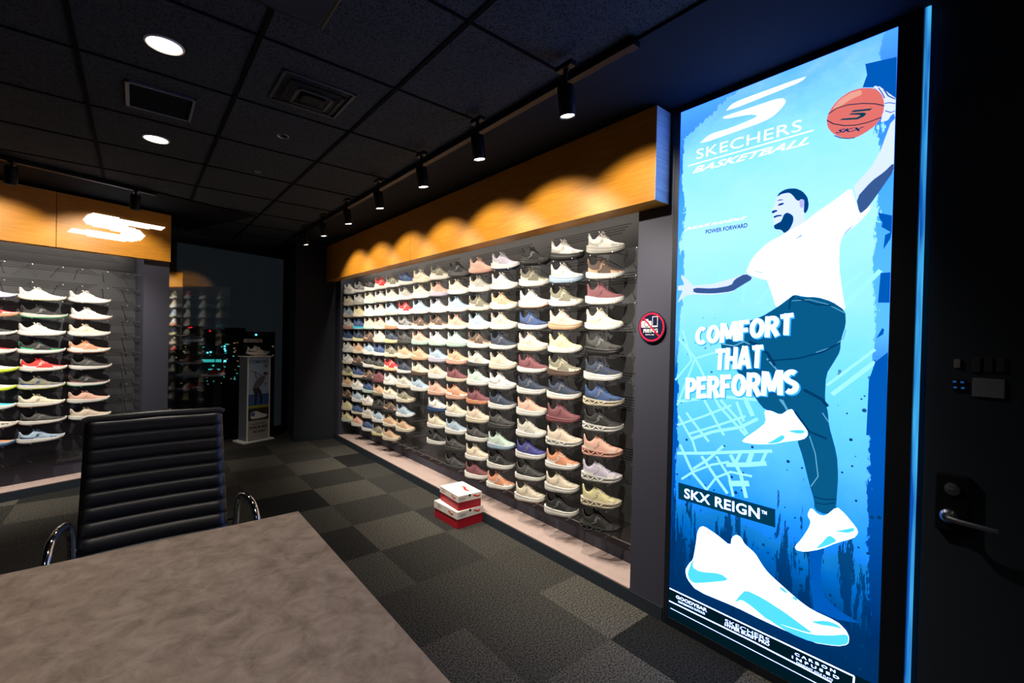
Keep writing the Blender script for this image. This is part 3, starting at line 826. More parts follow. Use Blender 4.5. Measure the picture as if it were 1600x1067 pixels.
# ------------------------------------------------------------------ office chair
CT = Matrix.Translation((.088, 2.33, 0)) @ Matrix.Rotation(R_(0), 4, 'Z')
t = thing('office_chair', 'black ribbed leather office chair with chrome loop arms, behind the table', 'chair', (.088, 2.33, 0), 0)
ca, cb = on_y(134, 657, 2.42), on_y(348, 643, 2.40)
def chair_back(u, v):  # u -1..1 across, v 0 bottom .. 1 top
    lo = Vector((0, 2.30, .47)); hi = Vector((0, 2.415, 1.070))
    p = lo.lerp(hi, v); w = .247 - .019 * v ** 1.5
    p.y += -.020 * math.sin(v * PI) * 0 + .03 * (1 - u * u) * .6 + .035 * math.sin(v * PI)
    p.x = .078 + u * w
    return p
bm = B(); NR = 11; NVV = NR * 8; NU = 24; G = {}
for i in range(NU + 1):
    for j in range(NVV + 1):
        u = -1 + 2 * i / NU; v_ = j / NVV
        ph = (v_ * NR) % 1.0 if j < NVV else 0
        v2 = v_ if v_ < .86 else v_
        bulge = .013 * math.sqrt(max(0, 1 - (2 * ph - 1) ** 2)) * (1 if v_ < .91 else .9)
        edge = min(1, (1 - abs(u)) / .06)
        top = .006 if v_ > .99 else 0
        for sd in (0, 1):
            p = chair_back(u, v_)
            p.y += (-bulge * edge ** .5 - .006) if sd == 0 else .022 - .01 * (1 - edge)
            if u in (-1, 1) and sd == 0: p.y += .01
            G[i, j, sd] = bm.verts.new(p)
for i in range(NU):
    for j in range(NVV):
        for sd in (0, 1):
            bm.faces.new((G[i, j, sd], G[i + 1, j, sd], G[i + 1, j + 1, sd], G[i, j + 1, sd]))
    for j in (0, NVV): bm.faces.new((G[i, j, 0], G[i + 1, j, 0], G[i + 1, j, 1], G[i, j, 1]))
for j in range(NVV):
    for i in (0, NU): bm.faces.new((G[i, j, 0], G[i, j + 1, 0], G[i, j + 1, 1], G[i, j, 1]))
back = obj('backrest', bm, M_LEATHER, t, smooth=True, angle=60)
bm = B(); a, b_ = chair_back(-1, 1), chair_back(1, 1)
tube(bm, [a + Vector((-.004, .008, 0)), a + Vector((.01, .008, .008)), Vector((.078, a.y + .026, a.z + .010)), b_ + Vector((-.01, .008, .008)), b_ + Vector((.004, .008, 0))], .014, 10); obj('top_roll', bm, M_LEATHER, back, smooth=True)
bm = B()
for i in range(7):
    y = 2.31 - .44 * i / 7
    box(bm, -.135, .311, y - .44 / 7 + .003, y - .003, .425, .470, .014)
obj('seat', bm, M_LEATHER, t, smooth=True, angle=60)
for sg in (-1, 1):
    x = .088 + sg * .262
    bm = B(); pts = [(x, 2.335, .52), (x + sg * .004, 2.335, .66), (x + sg * .012, 2.31, .715), (x + sg * .03, 2.24, .722), (x + sg * .045, 2.17, .70), (x + sg * .052, 2.11, .62), (x + sg * .04, 2.08, .52), (x + sg * .0, 2.10, .44)]
    P2 = []
    for i in range(len(pts) - 1):
        for k in range(5):
            P2.append(Vector(pts[i]).lerp(Vector(pts[i + 1]), k / 5))
    P2.append(Vector(pts[-1]))
    for _ in range(4): P2 = [P2[0]] + [(P2[i - 1] + P2[i] * 2 + P2[i + 1]) / 4 for i in range(1, len(P2) - 1)] + [P2[-1]]
    tube(bm, P2, .013, 12); ar = obj('armrest', bm, M_CHROME, t, smooth=True)
    bm = B(); tube(bm, [(x - sg * .03, 2.335, .60), (x + sg * .004, 2.335, .60)], .006, 8); obj('bracket', bm, M_CHROME, ar)
bm = B(); tube(bm, [(.088, 2.12, .06), (.088, 2.12, .42)], .027, 16); obj('gas_column', bm, M_CHROME, t, smooth=True)
bm = B()
for k in range(5):
    a = 2 * PI * k / 5 + .3
    tube(bm, [(.088, 2.12, .10), (.088 + .3 * math.cos(a), 2.12 + .3 * math.sin(a), .065)], [.022, .013], 8)
obj('star_base', bm, M_CHROME, t, smooth=True)
for k in range(5):
    a = 2 * PI * k / 5 + .3; c = Vector((.088 + .3 * math.cos(a), 2.12 + .3 * math.sin(a), .03))
    bm = B(); lathe(bm, [(0, -.02), (.026, -.02), (.03, -.012), (.03, .012), (.026, .02), (0, .02)], 16, frame_m(c, (0, 0, 1), (-math.sin(a), math.cos(a), 0)) @ Matrix.Rotation(0, 4, 'X')); obj('castor', bm, M_BLACK, t, smooth=True)

# ------------------------------------------------------------------ shoe boxes
M_RED = mat('red_card', (176, 18, 40), .45)
M_CARD = mat('white_card', (236, 228, 222), .5)
M_REDINK = mat('red_ink', (206, 40, 36), .5)
M_GREYINK = mat('grey_ink', (120, 112, 112), .6)
def shoe_box(loc, rz, L, W, H, lab):
    """L along y, W along x; origin at the middle of the base"""
    t = thing('shoe_box', lab, 'shoe box', loc, rz, None)
    RM = root_matrix(t)
    bm = B(); box(bm, -W / 2, W / 2, -L / 2, L / 2, 0, H - .004, .002, RM); obj('carton', bm, M_RED, t)
    bm = B(); w, l = W / 2 + .004, L / 2 + .004; box(bm, -w, w, -l, l, H * .56, H, .002, RM); lid = obj('lid', bm, M_CARD, t)
    # marks: ribbon logo on the top, the long side and the short end
    bm = B()
    def ribbon(M, s):
        pts = [(-.5, .16), (-.15, .18), (.05, .02), (.5, .0), (.62, .16), (.62, -.12), (.3, -.2), (0, -.16), (-.2, .02), (-.42, -.06)]
        prism(bm, [(x * s, y * s) for x, y in pts], M, 0, .0008)
    ribbon(RM @ frame_m((.03, -.02, H), (0, -1, 0), (1, 0, 0)), .11)
    ribbon(RM @ frame_m((-w, -.07, H * .78), (0, -1, 0), (0, 0, 1)), .055)
    ribbon(RM @ frame_m((.055, -l, H * .80), (1, 0, 0), (0, 0, 1)), .055)
    obj('ribbon_logo', bm, M_REDINK, lid)
    bm = B()
    for k in range(3):
        box(bm, -w - .0006, -w, .06, .06 + (.06, .045, .055)[k], H * (.88 - .08 * k), H * (.90 - .08 * k), M=RM)
    obj('small_print', bm, M_GREYINK, lid)
    bm = B()
    for k in range(3): box(bm, -.10, -.10 + (.07, .055, .06)[k], -l - .0006, -l, H * (.84 - .07 * k), H * (.86 - .07 * k), M=RM)
    obj('small_print', bm, M_GREYINK, lid)
    bm = B(); lathe(bm, [(0, .0), (.010, 0), (.010, .001), (0, .001)], 16, RM @ frame_m((-.005, -l - .0002, H * .985 - .007), (1, 0, 0), (0, 0, 1))); obj('finger_hole', bm, M_BLACK, lid)
    return t
shoe_box((1.962, 2.985, 0), R_(2), .315, .235, .128, 'lower red and white shoe box standing on the carpet by the plinth')
shoe_box((1.972, 2.975, .1285), R_(-3), .285, .20, .112, 'upper red and white shoe box, on top of the other box')

# ------------------------------------------------------------------ light box with the printed poster
PX = XW - .002                                   # face of the print
BY0, BY1, BZ0, BZ1 = .395, 1.235, .042, 2.577
lbx = thing('light_box', 'tall backlit advertising light box with a basketball player, beside the shoe wall', 'light box', (XW, .80, 0))
bm = B(); FW = .028; D0, D1 = XW - .005, XW + .028
box(bm, D0, D1, BY1, BY1 + FW, 0, BZ1 + .04, .002); box(bm, D0, D1, BY0 - .07, BY0, 0, BZ1 + .04, .002)
box(bm, D0, D1, BY0, BY1, BZ1, BZ1 + .04, .002); box(bm, D0, D1, BY0, BY1, 0, BZ0, .002)
frm = obj('frame', bm, M_FRAME, lbx)
bm = B(); box(bm, XW + .001, XW + .028, BY0, BY1, BZ0, BZ1); obj('back_panel', bm, M_WHITE, lbx)

def print_background():
    m = bpy.data.materials.new('poster_print'); m.use_nodes = True; nt = m.node_tree; nt.nodes.clear(); L = nt.links
    out = nt.nodes.new('ShaderNodeOutputMaterial'); e = nt.nodes.new('ShaderNodeEmission'); e.inputs[1].default_value = POSTER_GAIN
    L.new(e.outputs[0], out.inputs[0])
    tc = nt.nodes.new('ShaderNodeTexCoord'); sp = nt.nodes.new('ShaderNodeSeparateXYZ'); L.new(tc.outputs['Object'], sp.inputs[0])
    def mth(op, a, b=None, c=None, clamp=False):
        n = nt.nodes.new('ShaderNodeMath'); n.operation = op; n.use_clamp = clamp
        for i, v in enumerate((a, b, c)):
            if v is None: continue
            if isinstance(v, (int, float)): n.inputs[i].default_value = v
            else: L.new(v, n.inputs[i])
        return n.outputs[0]
    def noise(sc, sx, sy, sz, det=4, rough=.6):
        mp = nt.nodes.new('ShaderNodeMapping'); mp.inputs['Scale'].default_value = (sx, sy, sz); L.new(tc.outputs['Object'], mp.inputs[0])
        n = nt.nodes.new('ShaderNodeTexNoise'); n.inputs['Scale'].default_value = sc; n.inputs['Detail'].default_value = det; n.inputs['Roughness'].default_value = rough
        L.new(mp.outputs[0], n.inputs['Vector']); return n.outputs['Fac']
    Z = sp.outputs['Z']; Y = mth('SUBTRACT', .80 + .0, mth('MULTIPLY', sp.outputs['Y'], -1))   # root at y=.80
    Y = mth('ADD', sp.outputs['Y'], .80)
    def ramp(fac, els, interp_='LINEAR'):
        r = nt.nodes.new('ShaderNodeValToRGB'); r.color_ramp.interpolation = interp_
        while len(r.color_ramp.elements) < len(els): r.color_ramp.elements.new(.5)
        for el, (p, c) in zip(r.color_ramp.elements, els): el.position = p; el.color = (*lin(c), 1)
        L.new(fac, r.inputs['Fac']); return r.outputs['Color']
    def mixc(f_, a, b_):
        n = nt.nodes.new('ShaderNodeMix'); n.data_type = 'RGBA'; L.new(f_, n.inputs['Factor'])
        for s_, v in (('A', a), ('B', b_)):
            if isinstance(v, tuple): n.inputs[s_].default_value = (*lin(v), 1)
            else: L.new(v, n.inputs[s_])
        return n.outputs['Result']
    zz = mth('DIVIDE', Z, 2.577)
    warp = mth('MULTIPLY', mth('SUBTRACT', noise(3, 1, 1, 1), .5), .10)
    base = ramp(mth('ADD', zz, warp), [(0, (0, 24, 34)), (.07, (0, 32, 56)), (.13, (0, 62, 124)), (.20, (0, 108, 204)), (.28, (36, 160, 238)), (.37, (92, 206, 248)), (.50, (116, 220, 250)), (.62, (160, 228, 246)), (.76, (182, 232, 246)), (.89, (150, 226, 248)), (1, (96, 196, 246))])
    cloud = mth('MULTIPLY', mth('SUBTRACT', noise(5, 1, 1, 1.6, 6), .42), 1.2, None, True)
    up = mth('MULTIPLY', cloud, mth('MULTIPLY', mth('SUBTRACT', zz, .30), 1.6, None, True))
    base = mixc(up, base, (196, 232, 245))
    # torn paint edges: deep blue beyond, streaked with white
    e1 = mth('ADD', mth('MULTIPLY', noise(14, 1, 1, .35, 8, .75), .14), mth('MULTIPLY', noise(2, 1, 1, 1), .05))
    right = mth('LESS_THAN', Y, mth('ADD', e1, .40 - .055))
    left = mth('GREATER_THAN', Y, mth('SUBTRACT', 1.235 + .072, e1))
    top = mth('GREATER_THAN', mth('ADD', Z, mth('MULTIPLY', mth('SUBTRACT', Y, 1.05), .55)), mth('SUBTRACT', 2.62, e1))
    deep = ramp(zz, [(0, (0, 22, 38)), (.15, (0, 50, 112)), (.36, (0, 90, 190)), (.50, (0, 96, 200)), (.58, (96, 200, 246)), (.82, (70, 176, 242)), (.90, (40, 120, 226)), (1, (84, 176, 246))])
    msk = mth('MAXIMUM', right, mth('MAXIMUM', left, top))
    col = mixc(msk, base, deep)
    # dark lower drips
    dr = mth('LESS_THAN', zz, mth('ADD', .10, mth('MULTIPLY', mth('SUBTRACT', noise(22, 1, 1, .12, 5, .7), .40), .9)))
    col = mixc(mth('MULTIPLY', dr, .85), col, (0, 50, 104))
    # spatter
    vo = nt.nodes.new('ShaderNodeTexVoronoi'); vo.inputs['Scale'].default_value = 34; L.new(tc.outputs['Object'], vo.inputs['Vector'])
    wn = nt.nodes.new('ShaderNodeSeparateColor'); L.new(vo.outputs['Color'], wn.inputs[0])
    spt = mth('LESS_THAN', vo.outputs['Distance'], mth('MULTIPLY', mth('POWER', wn.outputs[0], 8.0), .26))
    low = mth('MULTIPLY', mth('SUBTRACT', .62, zz), 6.0, None, True)
    col = mixc(mth('MULTIPLY', spt, low), col, (0, 62, 112))
    se = nt.nodes.new('ShaderNodeSeparateColor'); co = nt.nodes.new('ShaderNodeCombineColor'); L.new(col, se.inputs[0])
    L.new(se.outputs[0], co.inputs[0]); L.new(mth('ADD', se.outputs[1], mth('MULTIPLY', mth('MAXIMUM', mth('SUBTRACT', se.outputs[1], .62), 0.0), 1.1)), co.inputs[1])
    L.new(mth('ADD', se.outputs[2], mth('MULTIPLY', mth('MAXIMUM', mth('SUBTRACT', se.outputs[2], .7), 0.0), BLUE_BOOST)), co.inputs[2])
    L.new(co.outputs[0], e.inputs[0])
    return m
bm = B(); box(bm, PX, XW + .001, BY0, BY1, BZ0, BZ1); ps = obj('poster', bm, print_background(), lbx)

MPST = frame_m((PX, 0, 0), (0, -1, 0), (0, 0, 1))   # local x = -y, local y = z, out of the wall
def pp(px, py):
    p = on_x(px, py, PX); return (-p.y, p.z)
CROPS = {'F': (0, 0, 1), 'P1': (1050, 130, 6.6667), 'P2': (1180, 270, 4.85), 'P3': (1050, 440, 5.3333), 'P4': (1040, 600, 4.4444), 'P5': (1040, 780, 3.7167),
         'P6': (1280, 120, 7.1154), 'R2': (1030, 100, 3.5556), 'R3': (1030, 380, 3.5556), 'R4': (1030, 660, 2.6222)}
def cv(c, pts): a, b_, s = CROPS[c]; return [(a + x / s, b_ + y / s) for x, y in pts]
_lay = [0]; INKS = []
def layer(): _lay[0] += 1; return .0002 + _lay[0] * .00012
def clip_poly(pts):
    q = [pp(*p) for p in pts]
    return [(min(-BY0 - .001, max(-BY1 + .001, x)), z) for x, z in q]
def draw(name, shapes, m, sm=1):
    """flat printed shapes, one layer"""
    bm = B(); d = layer()
    for c, pts in shapes:
        q = clip_poly(cv(c, pts)); q = smooth_poly(q, sm) if sm else q
        prism(bm, q, MPST, d - .0001, d)
    INKS.append((bm, m))
def strokes(name, lines, m):
    bm = B(); d = layer()
    for c, pts, w in lines:
        q = [Vector(pp(*p)) for p in cv(c, pts)]
        L_, R2 = [], []
        for i, p in enumerate(q):
            t_ = (q[min(i + 1, len(q) - 1)] - q[max(i - 1, 0)]).normalized(); n_ = Vector((-t_.y, t_.x)) * w / 2
            cl = lambda v: (min(-BY0 - .001, max(-BY1 + .001, v.x)), v.y)
            L_.append(cl(p + n_)); R2.append(cl(p - n_))
        for i in range(len(q) - 1): prism(bm, [L_[i], L_[i + 1], R2[i + 1], R2[i]], MPST, d - .0001, d)
    INKS.append((bm, m))
def words(name, items, m):
    bm = B(); d = layer()
    for s, c, bl, br, tl, kw in items:
        a, b_, h = [Vector(pp(*p)) for p in cv(c, [bl, br, tl])]
        ax = b_ - a; w = ax.length; ax.normalize(); up = Vector((-ax.y, ax.x)); hh = (h - a).dot(up)
        M = MPST @ Matrix(((ax.x, up.x, 0, a.x), (ax.y, up.y, 0, a.y), (0, 0, 1, 0), (0, 0, 0, 1)))
        text_bm(bm, s, M, w, hh, d, **kw)
    INKS.append((bm, m))

def arc(cx, cy, rx, ry, a0, a1, n=12): return [(cx + rx * math.cos(R_(a0 + (a1 - a0) * k / n)), cy + ry * math.sin(R_(a0 + (a1 - a0) * k / n))) for k in range(n + 1)]
BLOCK = {  # heavy condensed capitals: (advance, strokes)
 'C': (.62, [arc(.36, .5, .24, .38, 50, 310)]), 'O': (.70, [arc(.35, .5, .23, .38, 0, 360, 22)]),
 'M': (.92, [[(.12, 0), (.14, 1)], [(.20, .96), (.45, .18)], [(.47, .18), (.72, .96)], [(.78, 1), (.80, 0)]]),
 'F': (.54, [[(.12, 0), (.12, 1)], [(.12, .89), (.52, .89)], [(.12, .50), (.46, .50)]]),
 'E': (.56, [[(.12, 0), (.12, 1)], [(.12, .89), (.52, .89)], [(.12, .50), (.46, .50)], [(.12, .11), (.52, .11)]]),
 'R': (.64, [[(.12, 0), (.12, 1)], [(.12, .89), (.30, .89)] + arc(.32, .68, .18, .21, 90, -90, 8) + [(.12, .47)], [(.32, .47), (.56, 0)]]),
 'P': (.60, [[(.12, 0), (.12, 1)], [(.12, .89), (.30, .89)] + arc(.32, .66, .18, .23, 90, -90, 8) + [(.12, .43)]]),
 'T': (.58, [[(.29, 0), (.29, 1)], [(.02, .89), (.56, .89)]]), 'H': (.68, [[(.12, 0), (.12, 1)], [(.54, 0), (.54, 1)], [(.12, .5), (.54, .5)]]),
 'A': (.70, [[(.08, 0), (.32, 1)], [(.36, 1), (.60, 0)], [(.18, .27), (.50, .27)]]),
 'S': (.60, [arc(.30, .70, .20, .19, 40, 200, 8) + [(.16, .58), (.44, .42)] + arc(.30, .30, .20, .19, 20, -140, 8)])}
def block_words(items, m, dx=0.0, dz=0.0, fat=1.0):
    bm = B(); d = layer()
    for s, c, bl, br, tl, sh in items:
        a, b_, h = [Vector(pp(*p)) for p in cv(c, [bl, br, tl])]
        ax = b_ - a; w = ax.length; ax.normalize(); up = Vector((-ax.y, ax.x)); hh = (h - a).dot(up)
        tot = sum(BLOCK[ch][0] for ch in s); cw = w / tot; x = 0
        for ch in s:
            adv, st = BLOCK[ch]
            for poly in st:
                q = [a + ax * ((x + u) * cw + sh * v * hh) + up * (v * hh) + Vector((dx, dz)) for u, v in poly]
                cl_ = (poly[0][0] - poly[-1][0]) ** 2 + (poly[0][1] - poly[-1][1]) ** 2 < 1e-6
                L_, R2 = [], []
                for i, p in enumerate(q):
                    p0 = q[i - 1] if i > 0 else (q[-2] if cl_ else p); p1 = q[i + 1] if i < len(q) - 1 else (q[1] if cl_ else p)
                    t_ = (p1 - p0).normalized(); n_ = Vector((-t_.y, t_.x)); ho = abs(n_.x)
                    n_ = n_ * ((.115 * cw * ho + .10 * hh * (1 - ho)) * fat)
                    L_.append(tuple(p + n_)); R2.append(tuple(p - n_))
                for i in range(len(q) - 1): prism(bm, [L_[i], L_[i + 1], R2[i + 1], R2[i]], MPST, d - .0001, d)
            x += adv
    INKS.append((bm, m))
INK_W = pm((244, 246, 248), 1.7); INK_NAVY = pm((0, 62, 108)); INK_PANT = pm((8, 92, 140)); INK_CY = pm((88, 218, 244)); INK_PALE = pm((168, 232, 249))
# court lines and the net behind
strokes('print_net', [('R3', [(100, 900), (200, 640), (330, 600), (440, 610)], .010), ('R3', [(110, 530), (200, 640), (330, 900), (480, 1067)], .012), ('R3', [(90, 760), (180, 650), (130, 480)], .010),
    ('R3', [(100, 880), (330, 850), (560, 870)], .014), ('R3', [(150, 940), (240, 1060)], .012), ('R3', [(250, 870), (360, 1067)], .012), ('R3', [(340, 870), (440, 980), (490, 1060)], .012), ('R3', [(430, 880), (470, 990)], .012),
    ('R3', [(100, 1010), (250, 960), (400, 900)], .010), ('R3', [(160, 1060), (330, 1010), (480, 960)], .010), ('R3', [(480, 870), (520, 960)], .02),
    ('P4', [(80, 480), (250, 480), (540, 470), (740, 465)], .014), ('P4', [(100, 420), (190, 620), (290, 740)], .014), ('P4', [(190, 590), (300, 520), (400, 430)], .012),
    ('P4', [(110, 660), (190, 610), (320, 560), (440, 540)], .010), ('P4', [(250, 500), (350, 650), (430, 760)], .014), ('P4', [(350, 500), (440, 640), (470, 780)], .012), ('P4', [(450, 490), (520, 620), (560, 790)], .016),
    ('P4', [(280, 740), (350, 650), (450, 610), (600, 640)], .010), ('P4', [(420, 560), (560, 560), (700, 550)], .02), ('P4', [(520, 480), (480, 560)], .014), ('P4', [(600, 475), (570, 560)], .02), ('P4', [(700, 470), (660, 560)], .012),
    ('P4', [(440, 690), (580, 690)], .024), ('P4', [(180, 380), (330, 330), (520, 300), (640, 240)], .014), ('P4', [(90, 220), (190, 400), (210, 470)], .012), ('P4', [(220, 300), (300, 400)], .012),
    ('R3', [(960, 840), (1200, 660)], .016), ('R3', [(930, 790), (1200, 590)], .010), ('R3', [(1020, 360), (1230, 150)], .016), ('R3', [(1000, 260), (1130, 160)], .014), ('R3', [(460, 330), (475, 220)], .012), ('R3', [(540, 340), (620, 240)], .012), ('R3', [(330, 200), (345, 100)], .012),
    ('R2', [(130, 830), (300, 790), (450, 770), (620, 790)], .004), ('R2', [(830, 775), (1000, 800), (1230, 880)], .004)], INK_PALE)
draw('print_blue_patch', [('R2', [(1145, 0), (1320, -40), (1320, 190), (1210, 130), (1130, 130), (1155, 60)]), ('R3', [(1230, 165), (1303, 160), (1297, 330), (1215, 330)]), ('R2', [(1215, 825), (1305, 840), (1305, 935), (1235, 905), (1240, 880), (1225, 860)]),
    ('R2', [(1255, 950), (1300, 930), (1285, 970), (1245, 1030)]), ('R3', [(1240, 470), (1250, 480), (1245, 505), (1205, 530)]), ('R3', [(1280, 605), (1200, 660), (1165, 760), (1150, 1067), (1280, 1067)]),
    ('P5', [(835, 300), (915, 290), (900, 420), (920, 560), (1000, 640), (1130, 720), (1000, 700), (860, 640), (845, 500)])], pm((0, 92, 190)), 0)
draw('print_dark_foot', [('P5', [(0, 500), (1250, 1090), (1250, 1400), (0, 1400)])], pm((0, 26, 36)), 0)
# logo block
draw('print_logo', [('R2', [(365, 268), (400, 225), (450, 200), (820, 65), (800, 90), (750, 115)]),
    ('R2', [(350, 300), (365, 290), (560, 225), (650, 195), (690, 190), (705, 205), (690, 235), (640, 285), (600, 310), (540, 335), (215, 450), (280, 390), (400, 355), (510, 310), (540, 295), (545, 283), (500, 280), (370, 305)])], INK_W, 1)
strokes('print_rule', [('R2', [(160, 567), (500, 470), (858, 368)], .005)], INK_W)
# player: arms, head, shirt, trousers, shoes
SKIN = pm((206, 214, 240), 1.25); SKIN_D = pm((58, 92, 150)); HAIR = pm((0, 66, 128))
draw('print_arm', [('R2', [(1200, 128), (1225, 125), (1260, 150), (1318, 190), (1318, 300), (1285, 330), (1230, 480), (1180, 570), (1080, 680), (1100, 760), (1110, 832), (1140, 822), (1180, 770), (1240, 680), (1312, 590), (1318, 300), (1300, 250), (1235, 330), (1240, 200)]),
    ('R3', [(480, 165), (420, 190), (300, 225), (190, 235), (160, 205), (125, 175), (122, 190), (142, 230), (105, 238), (105, 262), (130, 262), (103, 330), (150, 290), (190, 285), (300, 287), (410, 270), (450, 232), (525, 195)])], SKIN, 0)
draw('print_tattoo', [('R2', [(1095, 745), (1180, 650), (1250, 600), (1312, 545), (1312, 595), (1240, 685), (1180, 770), (1140, 820), (1112, 830)]),
    ('R3', [(190, 247), (300, 252), (400, 235), (420, 200), (480, 168), (525, 195), (450, 240), (405, 268), (300, 280), (190, 276)])], SKIN_D)
draw('print_face', [('P2', [(165, 185), (150, 230), (125, 290), (135, 310), (135, 350), (145, 380), (140, 405), (160, 430), (200, 435), (215, 465), (300, 440), (385, 380), (370, 310), (390, 300), (400, 230), (350, 170), (260, 130), (200, 150)])], SKIN)
draw('print_hair', [('P2', [(165, 185), (180, 155), (215, 132), (250, 120), (310, 118), (360, 140), (398, 185), (407, 240), (400, 280), (380, 310), (368, 295), (372, 240), (365, 205), (345, 200), (332, 215), (310, 205), (290, 175), (260, 150), (200, 160)]),
    ('P2', [(140, 400), (150, 428), (200, 432), (220, 460), (262, 430), (290, 370), (290, 330), (270, 312), (240, 300), (215, 320), (208, 345), (195, 370), (165, 385)]),
    ('P2', [(140, 330), (165, 320), (200, 318), (205, 328), (170, 332), (142, 345)]), ('P2', [(168, 250), (185, 232), (218, 226), (215, 240), (192, 248)]), ('P2', [(160, 215), (190, 200), (220, 205), (190, 210)]), ('P2', [(125, 290), (160, 280), (172, 290), (150, 300), (132, 310)])], HAIR)
draw('print_ear', [('P2', [(335, 215), (350, 198), (372, 205), (374, 240), (360, 268), (340, 262)])], pm((190, 190, 226)))
draw('print_shirt', [('F', [(1225, 366), (1258, 347), (1273, 334), (1304, 313), (1330.5, 292.5), (1335, 309), (1343, 332), (1345, 334), (1356, 325), (1361.5, 319), (1359, 330), (1337, 352.5), (1316, 369), (1312, 385), (1311, 414), (1316, 455), (1322, 487), (1304, 478),
    (1273, 466), (1248, 461), (1238, 461), (1221, 478), (1213, 481), (1205, 455), (1198, 436), (1192, 437), (1165, 427), (1172, 410), (1180, 398), (1200, 379)])], INK_W)
draw('print_shirt_fold', [('P2', [(0, 745), (60, 752), (58, 760), (0, 752)]), ('P2', [(640, 500), (700, 430), (760, 380), (800, 320), (790, 345), (720, 430)]), ('P2', [(305, 502), (345, 468), (357, 466), (352, 484), (312, 503)])], pm((176, 206, 232)), 0)
draw('print_trousers', [('F', [(1213, 481), (1232, 467), (1241, 460), (1255, 464), (1277, 464), (1300, 471), (1321, 485), (1322, 507), (1314, 532), (1313, 549), (1303, 566), (1291, 585), (1289, 627), (1294, 643), (1295, 663), (1308, 710), (1310, 744), (1307, 787), (1306, 797), (1290, 804),
    (1273, 796), (1272, 780), (1265, 757), (1254, 712), (1245, 686), (1262, 678), (1243, 648), (1233, 640), (1222, 648), (1195, 640), (1184, 627), (1160, 590), (1140, 565), (1125, 542), (1135, 520), (1160, 505), (1190, 495)])], INK_PANT)
strokes('print_fold_light', [('P3', [(420, 520), (520, 535), (600, 500), (650, 520)], .006), ('P3', [(790, 640), (880, 740), (960, 800)], .006), ('P3', [(900, 980), (960, 1060)], .008), ('P3', [(1450, 400), (1430, 470), (1350, 540), (1200, 590)], .003), ('P4', [(1000, 360), (1040, 480), (1060, 640), (1010, 710)], .004),
    ('P4', [(1090, 200), (1130, 260)], .004), ('P4', [(810, 110), (850, 190)], .008), ('P3', [(1000, 160), (1150, 150), (1300, 190), (1440, 260)], .003)], pm((96, 176, 216)))
strokes('print_fold_dark', [('P3', [(800, 660), (1050, 640), (1250, 590), (1400, 510)], .006), ('P3', [(980, 230), (985, 160), (1020, 120)], .006), ('P3', [(1050, 140), (1200, 190), (1350, 200)], .005), ('P3', [(640, 500), (700, 520), (800, 600), (860, 700)], .012), ('P3', [(1100, 900), (1250, 980), (1300, 1040)], .012),
    ('P4', [(900, 190), (1000, 330), (1120, 380)], .008), ('P4', [(1030, 780), (1100, 800), (1185, 800)], .005), ('P4', [(1035, 820), (1100, 835), (1180, 822)], .004)], INK_NAVY)
SH1 = [(685, 180), (735, 185), (800, 215), (850, 180), (880, 172), (905, 215), (985, 320), (990, 355), (960, 385), (830, 400), (750, 417), (620, 418), (525, 400), (560, 368), (640, 315), (700, 265)]
SH2 = [(845, 45), (890, 90), (930, 95), (995, 42), (1040, 80), (1110, 165), (1120, 195), (1095, 225), (1000, 250), (900, 290), (810, 305), (760, 295), (750, 275), (790, 230), (830, 170), (845, 130), (823, 90)]
SH3 = [(178, 250), (185, 190), (200, 160), (225, 155), (300, 205), (378, 270), (385, 220), (412, 203), (440, 220), (460, 260), (520, 310), (562, 380), (600, 430), (700, 520), (780, 590), (850, 640), (1000, 710), (1050, 760), (1068, 800), (1062, 842), (1000, 853), (850, 830),
    (560, 700), (410, 625), (180, 530), (125, 460), (115, 410), (135, 375), (160, 350), (170, 300)]
draw('print_shoe', [('P4', SH1), ('P5', SH2), ('P5', SH3)], INK_W)
draw('print_shoe_accent', [('P4', [(850, 325), (900, 318), (960, 318), (970, 338), (930, 345), (890, 338)]), ('P4', [(700, 410), (740, 395), (815, 348), (832, 375), (790, 405), (740, 414)]), ('P5', [(980, 185), (1040, 175), (1095, 163), (1098, 182), (1060, 195), (1020, 190)]), ('P5', [(870, 288), (910, 250), (950, 205), (1000, 240), (940, 268)]),
    ('P5', [(128, 430), (150, 370), (163, 350), (158, 395), (200, 420), (320, 430), (372, 470), (250, 482), (165, 487), (140, 465)]), ('P5', [(400, 600), (430, 560), (465, 525), (560, 570), (700, 660), (780, 720), (860, 778), (800, 765), (720, 740), (600, 705), (500, 620), (440, 580)]),
    ('P5', [(840, 708), (930, 703), (990, 722), (1030, 752), (960, 735), (900, 728)]), ('P5', [(600, 700), (720, 745), (850, 785), (960, 790), (1062, 782), (1062, 838), (1000, 850), (850, 828), (720, 775)]), ('P5', [(655, 508), (680, 512), (715, 545), (690, 540)]), ('P5', [(730, 562), (760, 570), (770, 590), (745, 580)])], INK_CY)
